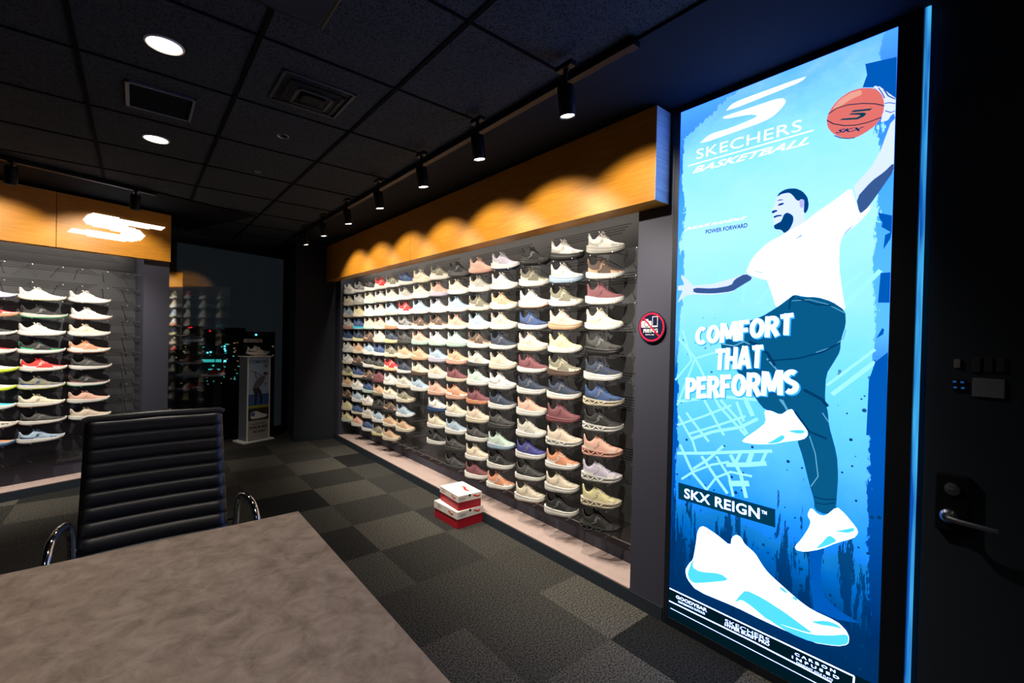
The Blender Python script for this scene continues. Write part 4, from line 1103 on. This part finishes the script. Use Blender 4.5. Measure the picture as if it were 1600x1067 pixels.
# ball and hand
draw('print_ball', [('P6', [(85, 480), (100, 420), (150, 330), (230, 240), (340, 165), (460, 128), (560, 125), (640, 140), (700, 200), (725, 280), (720, 380), (690, 460), (620, 550), (520, 620), (420, 675), (320, 690), (220, 670), (140, 620), (95, 560)])], pm((232, 118, 112), 1.0))
draw('print_ball_highlight', [('P6', [(140, 370), (230, 255), (350, 180), (470, 145), (480, 200), (360, 250), (240, 330)])], pm((244, 168, 152)))
strokes('print_ball_seam', [('P6', [(105, 415), (200, 350), (320, 315), (480, 298), (620, 302), (728, 325)], .0035), ('P6', [(88, 485), (160, 525), (280, 545), (400, 540), (540, 510), (695, 452)], .0035), ('P6', [(170, 655), (240, 682), (330, 688), (400, 678)], .003)], pm((0, 50, 76)))
draw('print_ball_logo', [('P6', [(225, 483), (262, 466), (420, 456), (465, 432), (440, 425), (330, 423), (360, 408), (500, 400), (527, 412), (500, 442), (430, 475), (300, 482)]), ('P6', [(352, 397), (385, 374), (480, 365), (595, 352), (565, 376), (450, 388)])], pm((0, 66, 92)), 0)
draw('print_hand', [('P6', [(600, 118), (630, 100), (665, 118), (720, 140), (790, 200), (850, 235), (866, 260), (860, 400), (800, 432), (765, 490), (680, 505), (705, 450), (728, 340), (722, 250), (690, 180), (645, 140)])], SKIN)
strokes('print_finger_line', [('P6', [(660, 125), (700, 180), (730, 240)], .003), ('P6', [(720, 140), (770, 215), (850, 250)], .004), ('P6', [(730, 300), (780, 290), (850, 300)], .003), ('P6', [(735, 380), (800, 400), (850, 380)], .003)], SKIN_D)
# banner, lettering, foot lines
draw('print_banner', [('R4', [(80, 245), (477, 355), (477, 430), (80, 312)])], pm((0, 60, 88)), 0)
strokes('print_lines', [('P5', [(25, 515), (560, 772), (1098, 1027)], .006), ('P5', [(1096, 1027), (1092, 1075)], .006), ('P5', [(22, 588), (500, 820), (965, 1060)], .006), ('P5', [(30, 630), (450, 845), (880, 1067)], .003)], INK_W)
T_ = [('SKECHERS', 'R2', (207, 532), (792, 372), (207, 478), dict(space=1.05)), ('BASKETBALL', 'R2', (185, 610), (835, 445), (190, 575), dict(shear=.45, bold=.02)),
    ('SKX REIGN', 'R4', (104, 308), (413, 396), (104, 268), dict(bold=.022, space=1.05)), ('TM', 'R4', (420, 372), (442, 378), (420, 358), dict(bold=.02)),
    ('GOODYEAR', 'P5', (62, 572), (243, 655), (62, 553), dict(bold=.03)), ('PERFORMANCE OUTSOLES', 'P5', (75, 598), (230, 670), (75, 586), dict(bold=.02)),
    ('SKECHERS', 'P5', (347, 715), (605, 832), (347, 692), dict()), ('HYPER BURST PRO', 'P5', (345, 733), (605, 853), (345, 716), dict(bold=.03)),
    ('CARBON', 'P5', (752, 902), (988, 1008), (752, 886), dict(bold=.03, space=1.6)), ('INFUSED', 'P5', (735, 920), (1010, 1047), (735, 904), dict(bold=.03, space=1.6)), ('FOREFOOT SOLE PLATE', 'P5', (762, 950), (972, 1054), (762, 940), dict(bold=.02, space=1.2)),
    ('JULIUS RANDLE', 'R2', (140, 930), (490, 865), (140, 912), dict(shear=.5, bold=.03))]
words('print_lettering', T_, INK_W)
BW_ = [('COMFORT', 'R3', (200, 570), (745, 505), (200, 468), .16), ('THAT', 'R3', (308, 706), (575, 690), (308, 588), .16), ('PERFORMS', 'R3', (146, 866), (775, 838), (146, 748), .16)]
block_words(BW_, pm((60, 190, 238)), .004, -.004, 1.25)
block_words(BW_, INK_W)
words('print_small_lettering', [('POWER FORWARD', 'R2', (260, 945), (492, 908), (260, 922), dict(bold=.02)), ('SKX', 'P6', (185, 632), (505, 600), (185, 590), dict(shear=.4, bold=.03))], pm((0, 52, 110)))

# one printed sheet: all inks joined into the poster's mesh
me = ps.data; big = B(); big.from_mesh(me)
inv = root_matrix(lbx).inverted()
for bm_, m_ in INKS:
    bm_.transform(inv); tmp = bpy.data.meshes.new('ink'); bm_.to_mesh(tmp); bm_.free()
    if m_.name not in [x.name for x in me.materials]: me.materials.append(m_)
    k = [x.name for x in me.materials].index(m_.name); n0 = len(big.faces)
    big.from_mesh(tmp); big.faces.ensure_lookup_table()
    for f_ in big.faces[n0:]: f_.material_index = k
    bpy.data.meshes.remove(tmp)
big.to_mesh(me); big.free()

# light box reflection at its right edge, painted as a glowing blue strip
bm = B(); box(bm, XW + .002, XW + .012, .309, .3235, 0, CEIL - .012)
eg = glow('edge_reflection_glow', (40, 150, 240), 1.0); nt = eg.node_tree
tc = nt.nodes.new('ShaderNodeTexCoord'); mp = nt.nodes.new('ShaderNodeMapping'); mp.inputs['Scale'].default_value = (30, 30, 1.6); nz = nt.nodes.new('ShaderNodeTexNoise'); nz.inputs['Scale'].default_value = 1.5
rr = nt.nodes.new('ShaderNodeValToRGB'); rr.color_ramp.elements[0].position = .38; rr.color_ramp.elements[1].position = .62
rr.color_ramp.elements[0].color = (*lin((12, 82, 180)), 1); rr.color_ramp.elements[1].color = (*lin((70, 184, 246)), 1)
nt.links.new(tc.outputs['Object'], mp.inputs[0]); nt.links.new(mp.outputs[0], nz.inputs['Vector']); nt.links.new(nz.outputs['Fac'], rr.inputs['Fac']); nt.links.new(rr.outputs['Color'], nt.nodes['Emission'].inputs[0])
tag(obj('edge_reflection', bm, eg, None, False), 'narrow blue reflection of the light box on its right, painted as a glowing strip', 'painted reflection')

# ------------------------------------------------------------------ no-photography sign
sg = thing('sign', 'round no-photography sign with camera and phone on the dark pillar', 'sign', (XW - .012, 1.367, 1.505))
SM = frame_m((XW - .012, 1.367, 1.505), (0, -1, 0), (0, 0, 1))
bm = B(); lathe(bm, [(0, -.012), (.05, -.012), (.05, -.006), (.080, -.006), (.080, 0), (0, 0)], 48, SM); obj('disc', bm, mat('sign_navy', (20, 26, 56), .3), sg, smooth=True)
bm = B(); lathe(bm, [(.067, 0), (.067, .001), (.075, .001), (.075, 0)], 48, SM)
M_SR = mat('sign_red', (214, 30, 56), .4); M_SW = mat('sign_white', (232, 232, 232), .4)
obj('red_ring', bm, M_SR, sg)
bm = B(); prism(bm, [(-.062, -.002), (-.062, .028), (-.059, .032), (-.040, .032), (-.036, .042), (-.022, .042), (-.018, .032), (-.004, .032), (-.001, .028), (-.001, -.002)], SM, 0, .0006)
obj('camera_symbol', bm, M_SW, sg)
bm = B(); lathe(bm, [(.0115, .0006), (.0115, .0010), (.0155, .0010), (.0155, .0006)], 28, SM @ Matrix.Translation((-.030, .015, 0))); obj('lens_symbol', bm, mat('sign_navy', (20, 26, 56)), sg)
bm = B(); prism(bm, [(.004, 0), (.004, .056), (.036, .056), (.036, 0)], SM, 0, .0006); obj('phone_symbol', bm, M_SW, sg)
bm = B(); prism(bm, [(.0065, .008), (.0065, .053), (.0335, .053), (.0335, .008)], SM, .0006, .0009); obj('phone_screen', bm, mat('sign_navy', (20, 26, 56)), sg)
bm = B(); text_bm(bm, '撮影', SM @ Matrix.Translation((-.050, -.030, 0)), .042, .021, .0008, bold=.012); text_bm(bm, 'NG', SM @ Matrix.Translation((-.005, -.029, 0)), .043, .021, .0008, bold=.03); text_bm(bm, 'PHOTO NG', SM @ Matrix.Translation((-.034, -.043, 0)), .050, .006, .0008, bold=.02)
obj('lettering', bm, M_SW, sg)
bm = B(); prism(bm, [(-.050, .042), (-.045, .049), (.049, -.045), (.043, -.050)], SM, .0011, .0016); obj('red_bar', bm, M_SR, sg)

# ------------------------------------------------------------------ dark door and fittings at the right
bm = B(); box(bm, XW + .012, XW + .03, -1.3, .295, 0, 2.3); struct('door_1', bm, M_DARK)
DX = XW + .012
def dpt(px, py): p = on_x(px, py, DX); return p.y, p.z
lk = thing('door_lock', 'dark lock plate with steel cylinder and lever handle on the black door', 'door lock', (DX, .22, .92))
ya, za = dpt(1464, 736); yb, zb_ = dpt(1514, 835)
bm = B(); box(bm, DX - .022, DX, min(ya, yb), max(ya, yb), min(za, zb_), max(za, zb_), .004); obj('back_plate', bm, M_BLACK, lk)
yc, zc = dpt(1490, 762); bm = B(); lathe(bm, [(0, .012), (.010, .012), (.019, .009), (.021, 0)], 24, frame_m((DX - .022, yc, zc), (0, -1, 0), (0, 0, 1))); obj('cylinder', bm, M_STEEL, lk, smooth=True)
yc, zc = dpt(1484, 803)
bm = B(); lathe(bm, [(0, .02), (.015, .018), (.022, .010), (.022, 0)], 24, frame_m((DX - .022, yc, zc), (0, -1, 0), (0, 0, 1))); obj('rose', bm, M_STEEL, lk, smooth=True)
bm = B(); tube(bm, [(DX - .03, yc, zc), (DX - .058, yc - .005, zc), (DX - .062, yc - .03, zc - .002), (DX - .060, yc - .115, zc - .006)], [.009, .009, .009, .008], 10); obj('lever', bm, M_STEEL, lk, smooth=True)
sw = thing('switch_panel', 'grey rectangular switch plate on the dark wall at the right edge', 'switch', (DX, .15, 1.31))
(ya, za), (yb, zb_) = dpt(1520, 590), dpt(1570, 623)
bm = B(); box(bm, DX - .008, DX, yb, ya, zb_, za, .002); obj('plate', bm, mat('switch_grey', (110, 116, 126), .5), sw)
for k in range(3):
    (ya, za), (yb, zb_) = dpt(1520 + k * 19, 558), dpt(1532 + k * 19, 582)
    bm = B(); box(bm, DX - .008, DX, yb, ya, zb_, za, .002); o = obj('wall_switch', bm, mat('switch_black', (44, 46, 50), .5), None, False)
    tag(o, '%s of three small dark wall switches above the grey plate' % ('leftmost', 'middle', 'rightmost')[k], 'switch', 'small wall switches')
(ya, za), (yb, zb_) = dpt(1491, 561), dpt(1501, 575)
bm = B(); box(bm, DX - .008, DX, yb, ya, zb_, za, .002); tag(obj('socket', bm, mat('switch_pale', (120, 118, 116), .5), None, False), 'small pale square wall socket left of the three switches', 'socket')
(ya, za), (yb, zb_) = dpt(1489, 592), dpt(1508, 610)
t = thing('control_panel', 'small black control with tiny blue lights left of the grey plate', 'control panel', (DX, ya, za))
bm = B(); box(bm, DX - .008, DX, yb, ya, zb_, za, .002); obj('case', bm, M_BLACK, t)
for px, py in ((1492, 596), (1504, 597), (1493, 605), (1505, 606)):
    y, z = dpt(px, py); bm = B(); box(bm, DX - .0092, DX - .008, y - .004, y + .004, z - .003, z + .003); obj('indicator', bm, glow('indicator_blue', (40, 110, 190), .4), t)

# ------------------------------------------------------------------ promotional stand at the back
SP = Vector((1.242, 6.655, 0)); SZ = math.atan2(LD.y, LD.x)
st = thing('display_stand', 'narrow white promotional stand with a golfer poster near the window', 'display stand', SP, SZ)
RMt = root_matrix(st)
bm = B(); box(bm, -.20, .20, -.03, .23, 0, .022, .004, RMt); obj('base_plate', bm, M_WHITE, st)
bm = B(); box(bm, -.150, .150, .002, .19, .022, 1.10, .002, RMt); obj('column', bm, mat('stand_grey', (96, 100, 110), .5), st)
for x in (-.150, .136):
    bm = B(); box(bm, x, x + .014, -.006, .006, .022, 1.10, .002, RMt); obj('side_rail', bm, M_WHITE, st)
bm = B(); box(bm, -.165, .165, -.03, .21, 1.10, 1.114, .003, RMt); obj('top_board', bm, M_WHITE, st)
MS = RMt @ frame_m((0, 0, 0), (1, 0, 0), (0, 0, 1))
def rect(bm, x0, x1, z0, z1, d0, d1): return prism(bm, [(x0, z0), (x1, z0), (x1, z1), (x0, z1)], MS, d0, d1)
ink = lambda n, c: mat('stand_' + n, c, .5)
bm = B(); rect(bm, -.136, .136, .03, 1.095, -.001, .001); sp_ = obj('poster', bm, ink('sky', (150, 174, 196)), st)
bm = B(); rect(bm, -.136, .136, .47, .62, .001, .0014); obj('print_hills', bm, ink('hill', (40, 84, 146)), sp_)
bm = B(); rect(bm, -.136, .136, .44, .475, .001, .0016); obj('print_grass', bm, ink('grass', (150, 150, 40)), sp_)
bm = B(); rect(bm, -.136, .136, .28, .44, .001, .0014); obj('print_dark_band', bm, ink('band', (44, 40, 38)), sp_)
bm = B(); rect(bm, -.136, .136, .03, .28, .001, .0014); obj('print_pale_base', bm, ink('pale', (150, 146, 138)), sp_)
# golfer figure printed on the poster
bm = B()
prism(bm, smooth_poly([(-.085, .700), (-.060, .640), (-.050, .560), (-.060, .480), (-.035, .478), (-.022, .560), (-.010, .640), (.020, .585), (.010, .480), (.040, .478), (.055, .580), (.020, .680), (-.01, .710)]), MS, .0016, .0020)
obj('print_trousers', bm, ink('trousers', (34, 34, 44)), sp_)
bm = B(); prism(bm, smooth_poly([(-.085, .690), (-.060, .760), (-.020, .820), (.045, .860), (.085, .830), (.060, .770), (.010, .710), (-.02, .700)]), MS, .0020, .0024); obj('print_shirt', bm, ink('shirt', (92, 96, 106)), sp_)
bm = B(); prism(bm, smooth_poly([(.055, .850), (.065, .885), (.090, .895), (.108, .870), (.098, .840), (.075, .835)]), MS, .0020, .0026)
prism(bm, [(-.050, .835), (-.062, .910), (-.048, .915), (-.034, .850), (-.01, .815), (-.02, .805)], MS, .0024, .0028); obj('print_skin', bm, ink('skin', (150, 108, 86)), sp_)
bm = B(); prism(bm, [(.055, .868), (.062, .898), (.092, .905), (.108, .888), (.130, .872), (.128, .866), (.100, .878)], MS, .0026, .0030)
prism(bm, [(-.110, .925), (-.050, .912), (.050, .852), (.046, .846), (-.052, .904), (-.110, .920)], MS, .0028, .0032); obj('print_cap_and_club', bm, ink('cap', (22, 22, 26)), sp_)
bm = B(); prism(bm, smooth_poly([(-.105, .330), (-.095, .385), (-.030, .405), (.040, .365), (.110, .345), (.120, .320), (.060, .305), (-.090, .300)]), MS, .0014, .0022); obj('print_shoe', bm, ink('shoe', (206, 204, 200)), sp_)
bm = B(); prism(bm, [(-.095, .335), (-.088, .378), (-.045, .385), (-.055, .340)], MS, .0022, .0026); obj('print_shoe_patch', bm, ink('patch', (40, 70, 130)), sp_)
bm = B(); text_bm(bm, 'COMFORT', MS @ Matrix.Translation((-.128, 1.020, 0)), .256, .042, .0016, bold=.03); obj('print_title', bm, ink('title', (30, 70, 110)), sp_)
bm = B(); text_bm(bm, 'HANDS FREE', MS @ Matrix.Translation((-.10, .225, 0)), .20, .018, .0020, bold=.02); text_bm(bm, '(+)SLIP-INS', MS @ Matrix.Translation((-.118, .165, 0)), .236, .042, .0020, bold=.05); text_bm(bm, 'GO GOLF', MS @ Matrix.Translation((-.07, .118, 0)), .16, .034, .0020, bold=.05)
obj('print_caption', bm, ink('cap', (22, 22, 26)), sp_)
def mini_s(bm, M, w):
    for pts in ([(-.3, .30), (-.18, .42), (.5, .5), (.36, .38)], [(-.32, .22), (.30, .24), (.40, .12), (.26, -.06), (-.5, -.16), (-.38, -.04), (.08, .02), (.16, .10), (-.24, .12)]):
        prism(bm, [(x * w, y * w) for x, y in pts], M, 0, .0006)
bm = B(); mini_s(bm, MS @ Matrix.Translation((.085, .975, .0012)), .07); mini_s(bm, MS @ Matrix.Translation((.085, .74, .0012)), .05); obj('print_logo', bm, ink('logo', (60, 60, 66)), sp_)
bm = B(); box(bm, -.06, .12, .02, .10, 1.114, 1.134, .003, RMt); obj('riser', bm, M_WHITE, st)
bm = B(); box(bm, -.13, .11, .140, .144, 1.10, 1.335, 0, RMt); obj('clear_back', bm, glass_material('acrylic', (.94, .96, .98)), st)
bm = B(); box(bm, -.13, .11, .118, .140, 1.288, 1.335, .003, RMt); hd = obj('header', bm, mat('header_silver', (168, 164, 158), .5), st)
bm = B(); mini_s(bm, RMt @ frame_m((-.085, .1178, 1.308), (1, 0, 0), (0, 0, 1)), .045); text_bm(bm, 'SKECHERS', RMt @ frame_m((-.05, .1178, 1.303), (1, 0, 0), (0, 0, 1)), .14, .016, .0004); obj('header_print', bm, ink('hdr', (120, 70, 50)), hd)
p = RMt @ Vector((-.13, .055, 1.134))
make_shoe('flat', 'W', 'W', p, SZ - R_(6), 'white golf shoe with dark trim on top of the golfer stand', 'shoes on stands', ac='D', name='golf_shoe')

# ------------------------------------------------------------------ dark free rack and added mirror strip behind the left pillar
def on_window(px, py, o=0.0): return on_p(px, py, LP0 - LN * (WO - o), LN)
a, b_ = on_window(262, 500, .004), on_window(284.5, 500, .004)
sa, sb_ = (a - LP0).dot(LD), (b_ - LP0).dot(LD)
bm = B(); box(bm, sa, sb_, WO - .006, WO - .001, on_window(275, 546).z, on_window(275, 425).z, M=ML); o = struct('trim_7', bm, mat('added_mirror_strip', (170, 172, 175), .03, metal=1.0))  # mirror strip added on the glass to brighten the right wall's reflection
t = thing('wire_rack', 'thin black rack in front of the dark window holding a few shoes', 'rack', (.6, 6.9, 0))
RK = [(283, 306, 534, 'G', 'W', 'grey sneaker with a dark sole, highest on the black window rack'), (276, 312, 569, 'E', 'U', 'brown sneaker, second highest on the black window rack'), (276, 302, 590, 'L', 'G', 'pale grey shoe under the brown one on the window rack'),
      (273, 308, 611, 'R', 'N', 'red sneaker with navy sole, lowest left on the window rack'), (314, 347, 588, 'R', 'W', 'red shoe with white sole, furthest right on the window rack')]
RY = 6.98
bm = B()
for x in (.42, .80): tube(bm, [(x, RY + .06, 0), (x, RY + .06, 1.35)], .006, 8)
for z in (0.01, 1.35): tube(bm, [(.42, RY + .06, z), (.80, RY + .06, z)], .006, 8)
for x in (.42, .80): tube(bm, [(x, RY - .08, .006), (x, RY + .16, .006)], .006, 8)
obj('frame', bm, M_BLACK, t)
for a, b_, py, up, so, lab in RK:
    q = on_y((a + b_) / 2, py, RY)
    bm = B(); tube(bm, [(.42, RY + .06, q.z - .008), (.80, RY + .06, q.z - .008)], .004, 6)
    for dx in (-.07, .07): tube(bm, [(q.x + dx, RY + .06, q.z - .0045), (q.x + dx, RY - .05, q.z - .0045)], .0035, 6)
    obj('shelf_wire', bm, M_BLACK, t)
    make_shoe('racer', up, so, (q.x + .145, RY, q.z), PI, lab, 'shoes on the window rack')

# ------------------------------------------------------------------ the city at night beyond the window
M_TOWER = mat('night_concrete', (20, 22, 26), .9)
crnd = random.Random(11)
GREEN = glow('window_light_teal', (60, 190, 180), 1.0); WARM = glow('window_light_warm', (190, 150, 110), .5); REDL = glow('beacon_red', (220, 30, 40), 1.2); CYAN = glow('window_light_cyan', (110, 220, 230), 1.6)
def building(px0, px1, pytop, dist, lab, lights, m=None):
    a, b_ = on_y(px0, pytop, dist), on_y(px1, pytop, dist)
    t = thing('office_tower', lab, 'building', ((a.x + b_.x) / 2, dist, -60), 0, 'city buildings beyond the window')
    bm = B(); box(bm, a.x, b_.x, dist, dist + 20, -60, a.z); obj('wall', bm, M_TOWER, t)
    for (px, py, w, h, mm) in lights:
        p = on_y(px, py, dist); s = (p - CAM).length / FPX
        bm = B(); box(bm, p.x - w * s / 2, p.x + w * s / 2, dist - .5, dist + .01, p.z - h * s / 2, p.z + h * s / 2); obj('lit_window', bm, mm, t)
def scatter(x0, x1, y0, y1, n, mats_):
    return [(crnd.uniform(x0, x1), crnd.uniform(y0, y1), crnd.uniform(.8, 2.0), crnd.uniform(.6, 1.3), crnd.choice(mats_)) for _ in range(n)]
building(268, 300, 512, 160, 'dark tower furthest left beyond the window with dim lights', scatter(270, 298, 515, 600, 12, [WARM, GREEN]) + [(278, 511, 2, 1.5, REDL)])
building(292, 318, 508, 200, 'dark tower with twin red beacons beyond the window', scatter(294, 317, 520, 610, 12, [WARM, GREEN]) + [(295.5, 512, 2, 1.6, REDL), (299, 511.5, 1.6, 1.6, REDL)])
building(312, 350, 514, 140, 'wide low block with a row of teal lit windows', [(316 + 2.6 * k, 563.5, 1.2, 3.6, GREEN) for k in range(12)] + [(324, 551, 2, 2, CYAN), (329, 550, 2, 2, CYAN), (333, 571, 2, 2, GREEN), (328, 517, 2, 2, REDL)] + [(327 + 3 * k, 577, 2.2, 1.3, GREEN) for k in range(6)] + scatter(314, 348, 540, 600, 12, [WARM, GREEN]))
building(340, 362, 516, 180, 'tower with bright cyan lights in the middle of the window', [(350, 541, 3.4, 2, CYAN), (349.5, 545, 4, 2, CYAN), (352, 548, 2, 2, CYAN), (354, 538, 3, 1.4, GREEN), (347, 559, 2, 3, CYAN), (351.5, 564, 2.6, 2.6, CYAN), (348, 565, 2, 2, CYAN), (343, 551, 2, 2, CYAN), (330, 517, 0.1, .1, REDL)] + scatter(341, 361, 530, 600, 14, [GREEN, WARM]))
building(362, 384, 512, 220, 'dark tower right of the cyan lights beyond the window', scatter(362, 383, 520, 600, 14, [WARM, GREEN]) + [(366, 536, 2, 1.3, WARM), (366, 544, 2, 1.3, WARM), (366, 550, 2, 1.3, WARM)])
building(384, 430, 518, 260, 'distant tower behind the promotional stand with a teal beacon', scatter(386, 428, 522, 560, 5, [WARM]) + [(400, 523, 2.4, 2.4, CYAN)])
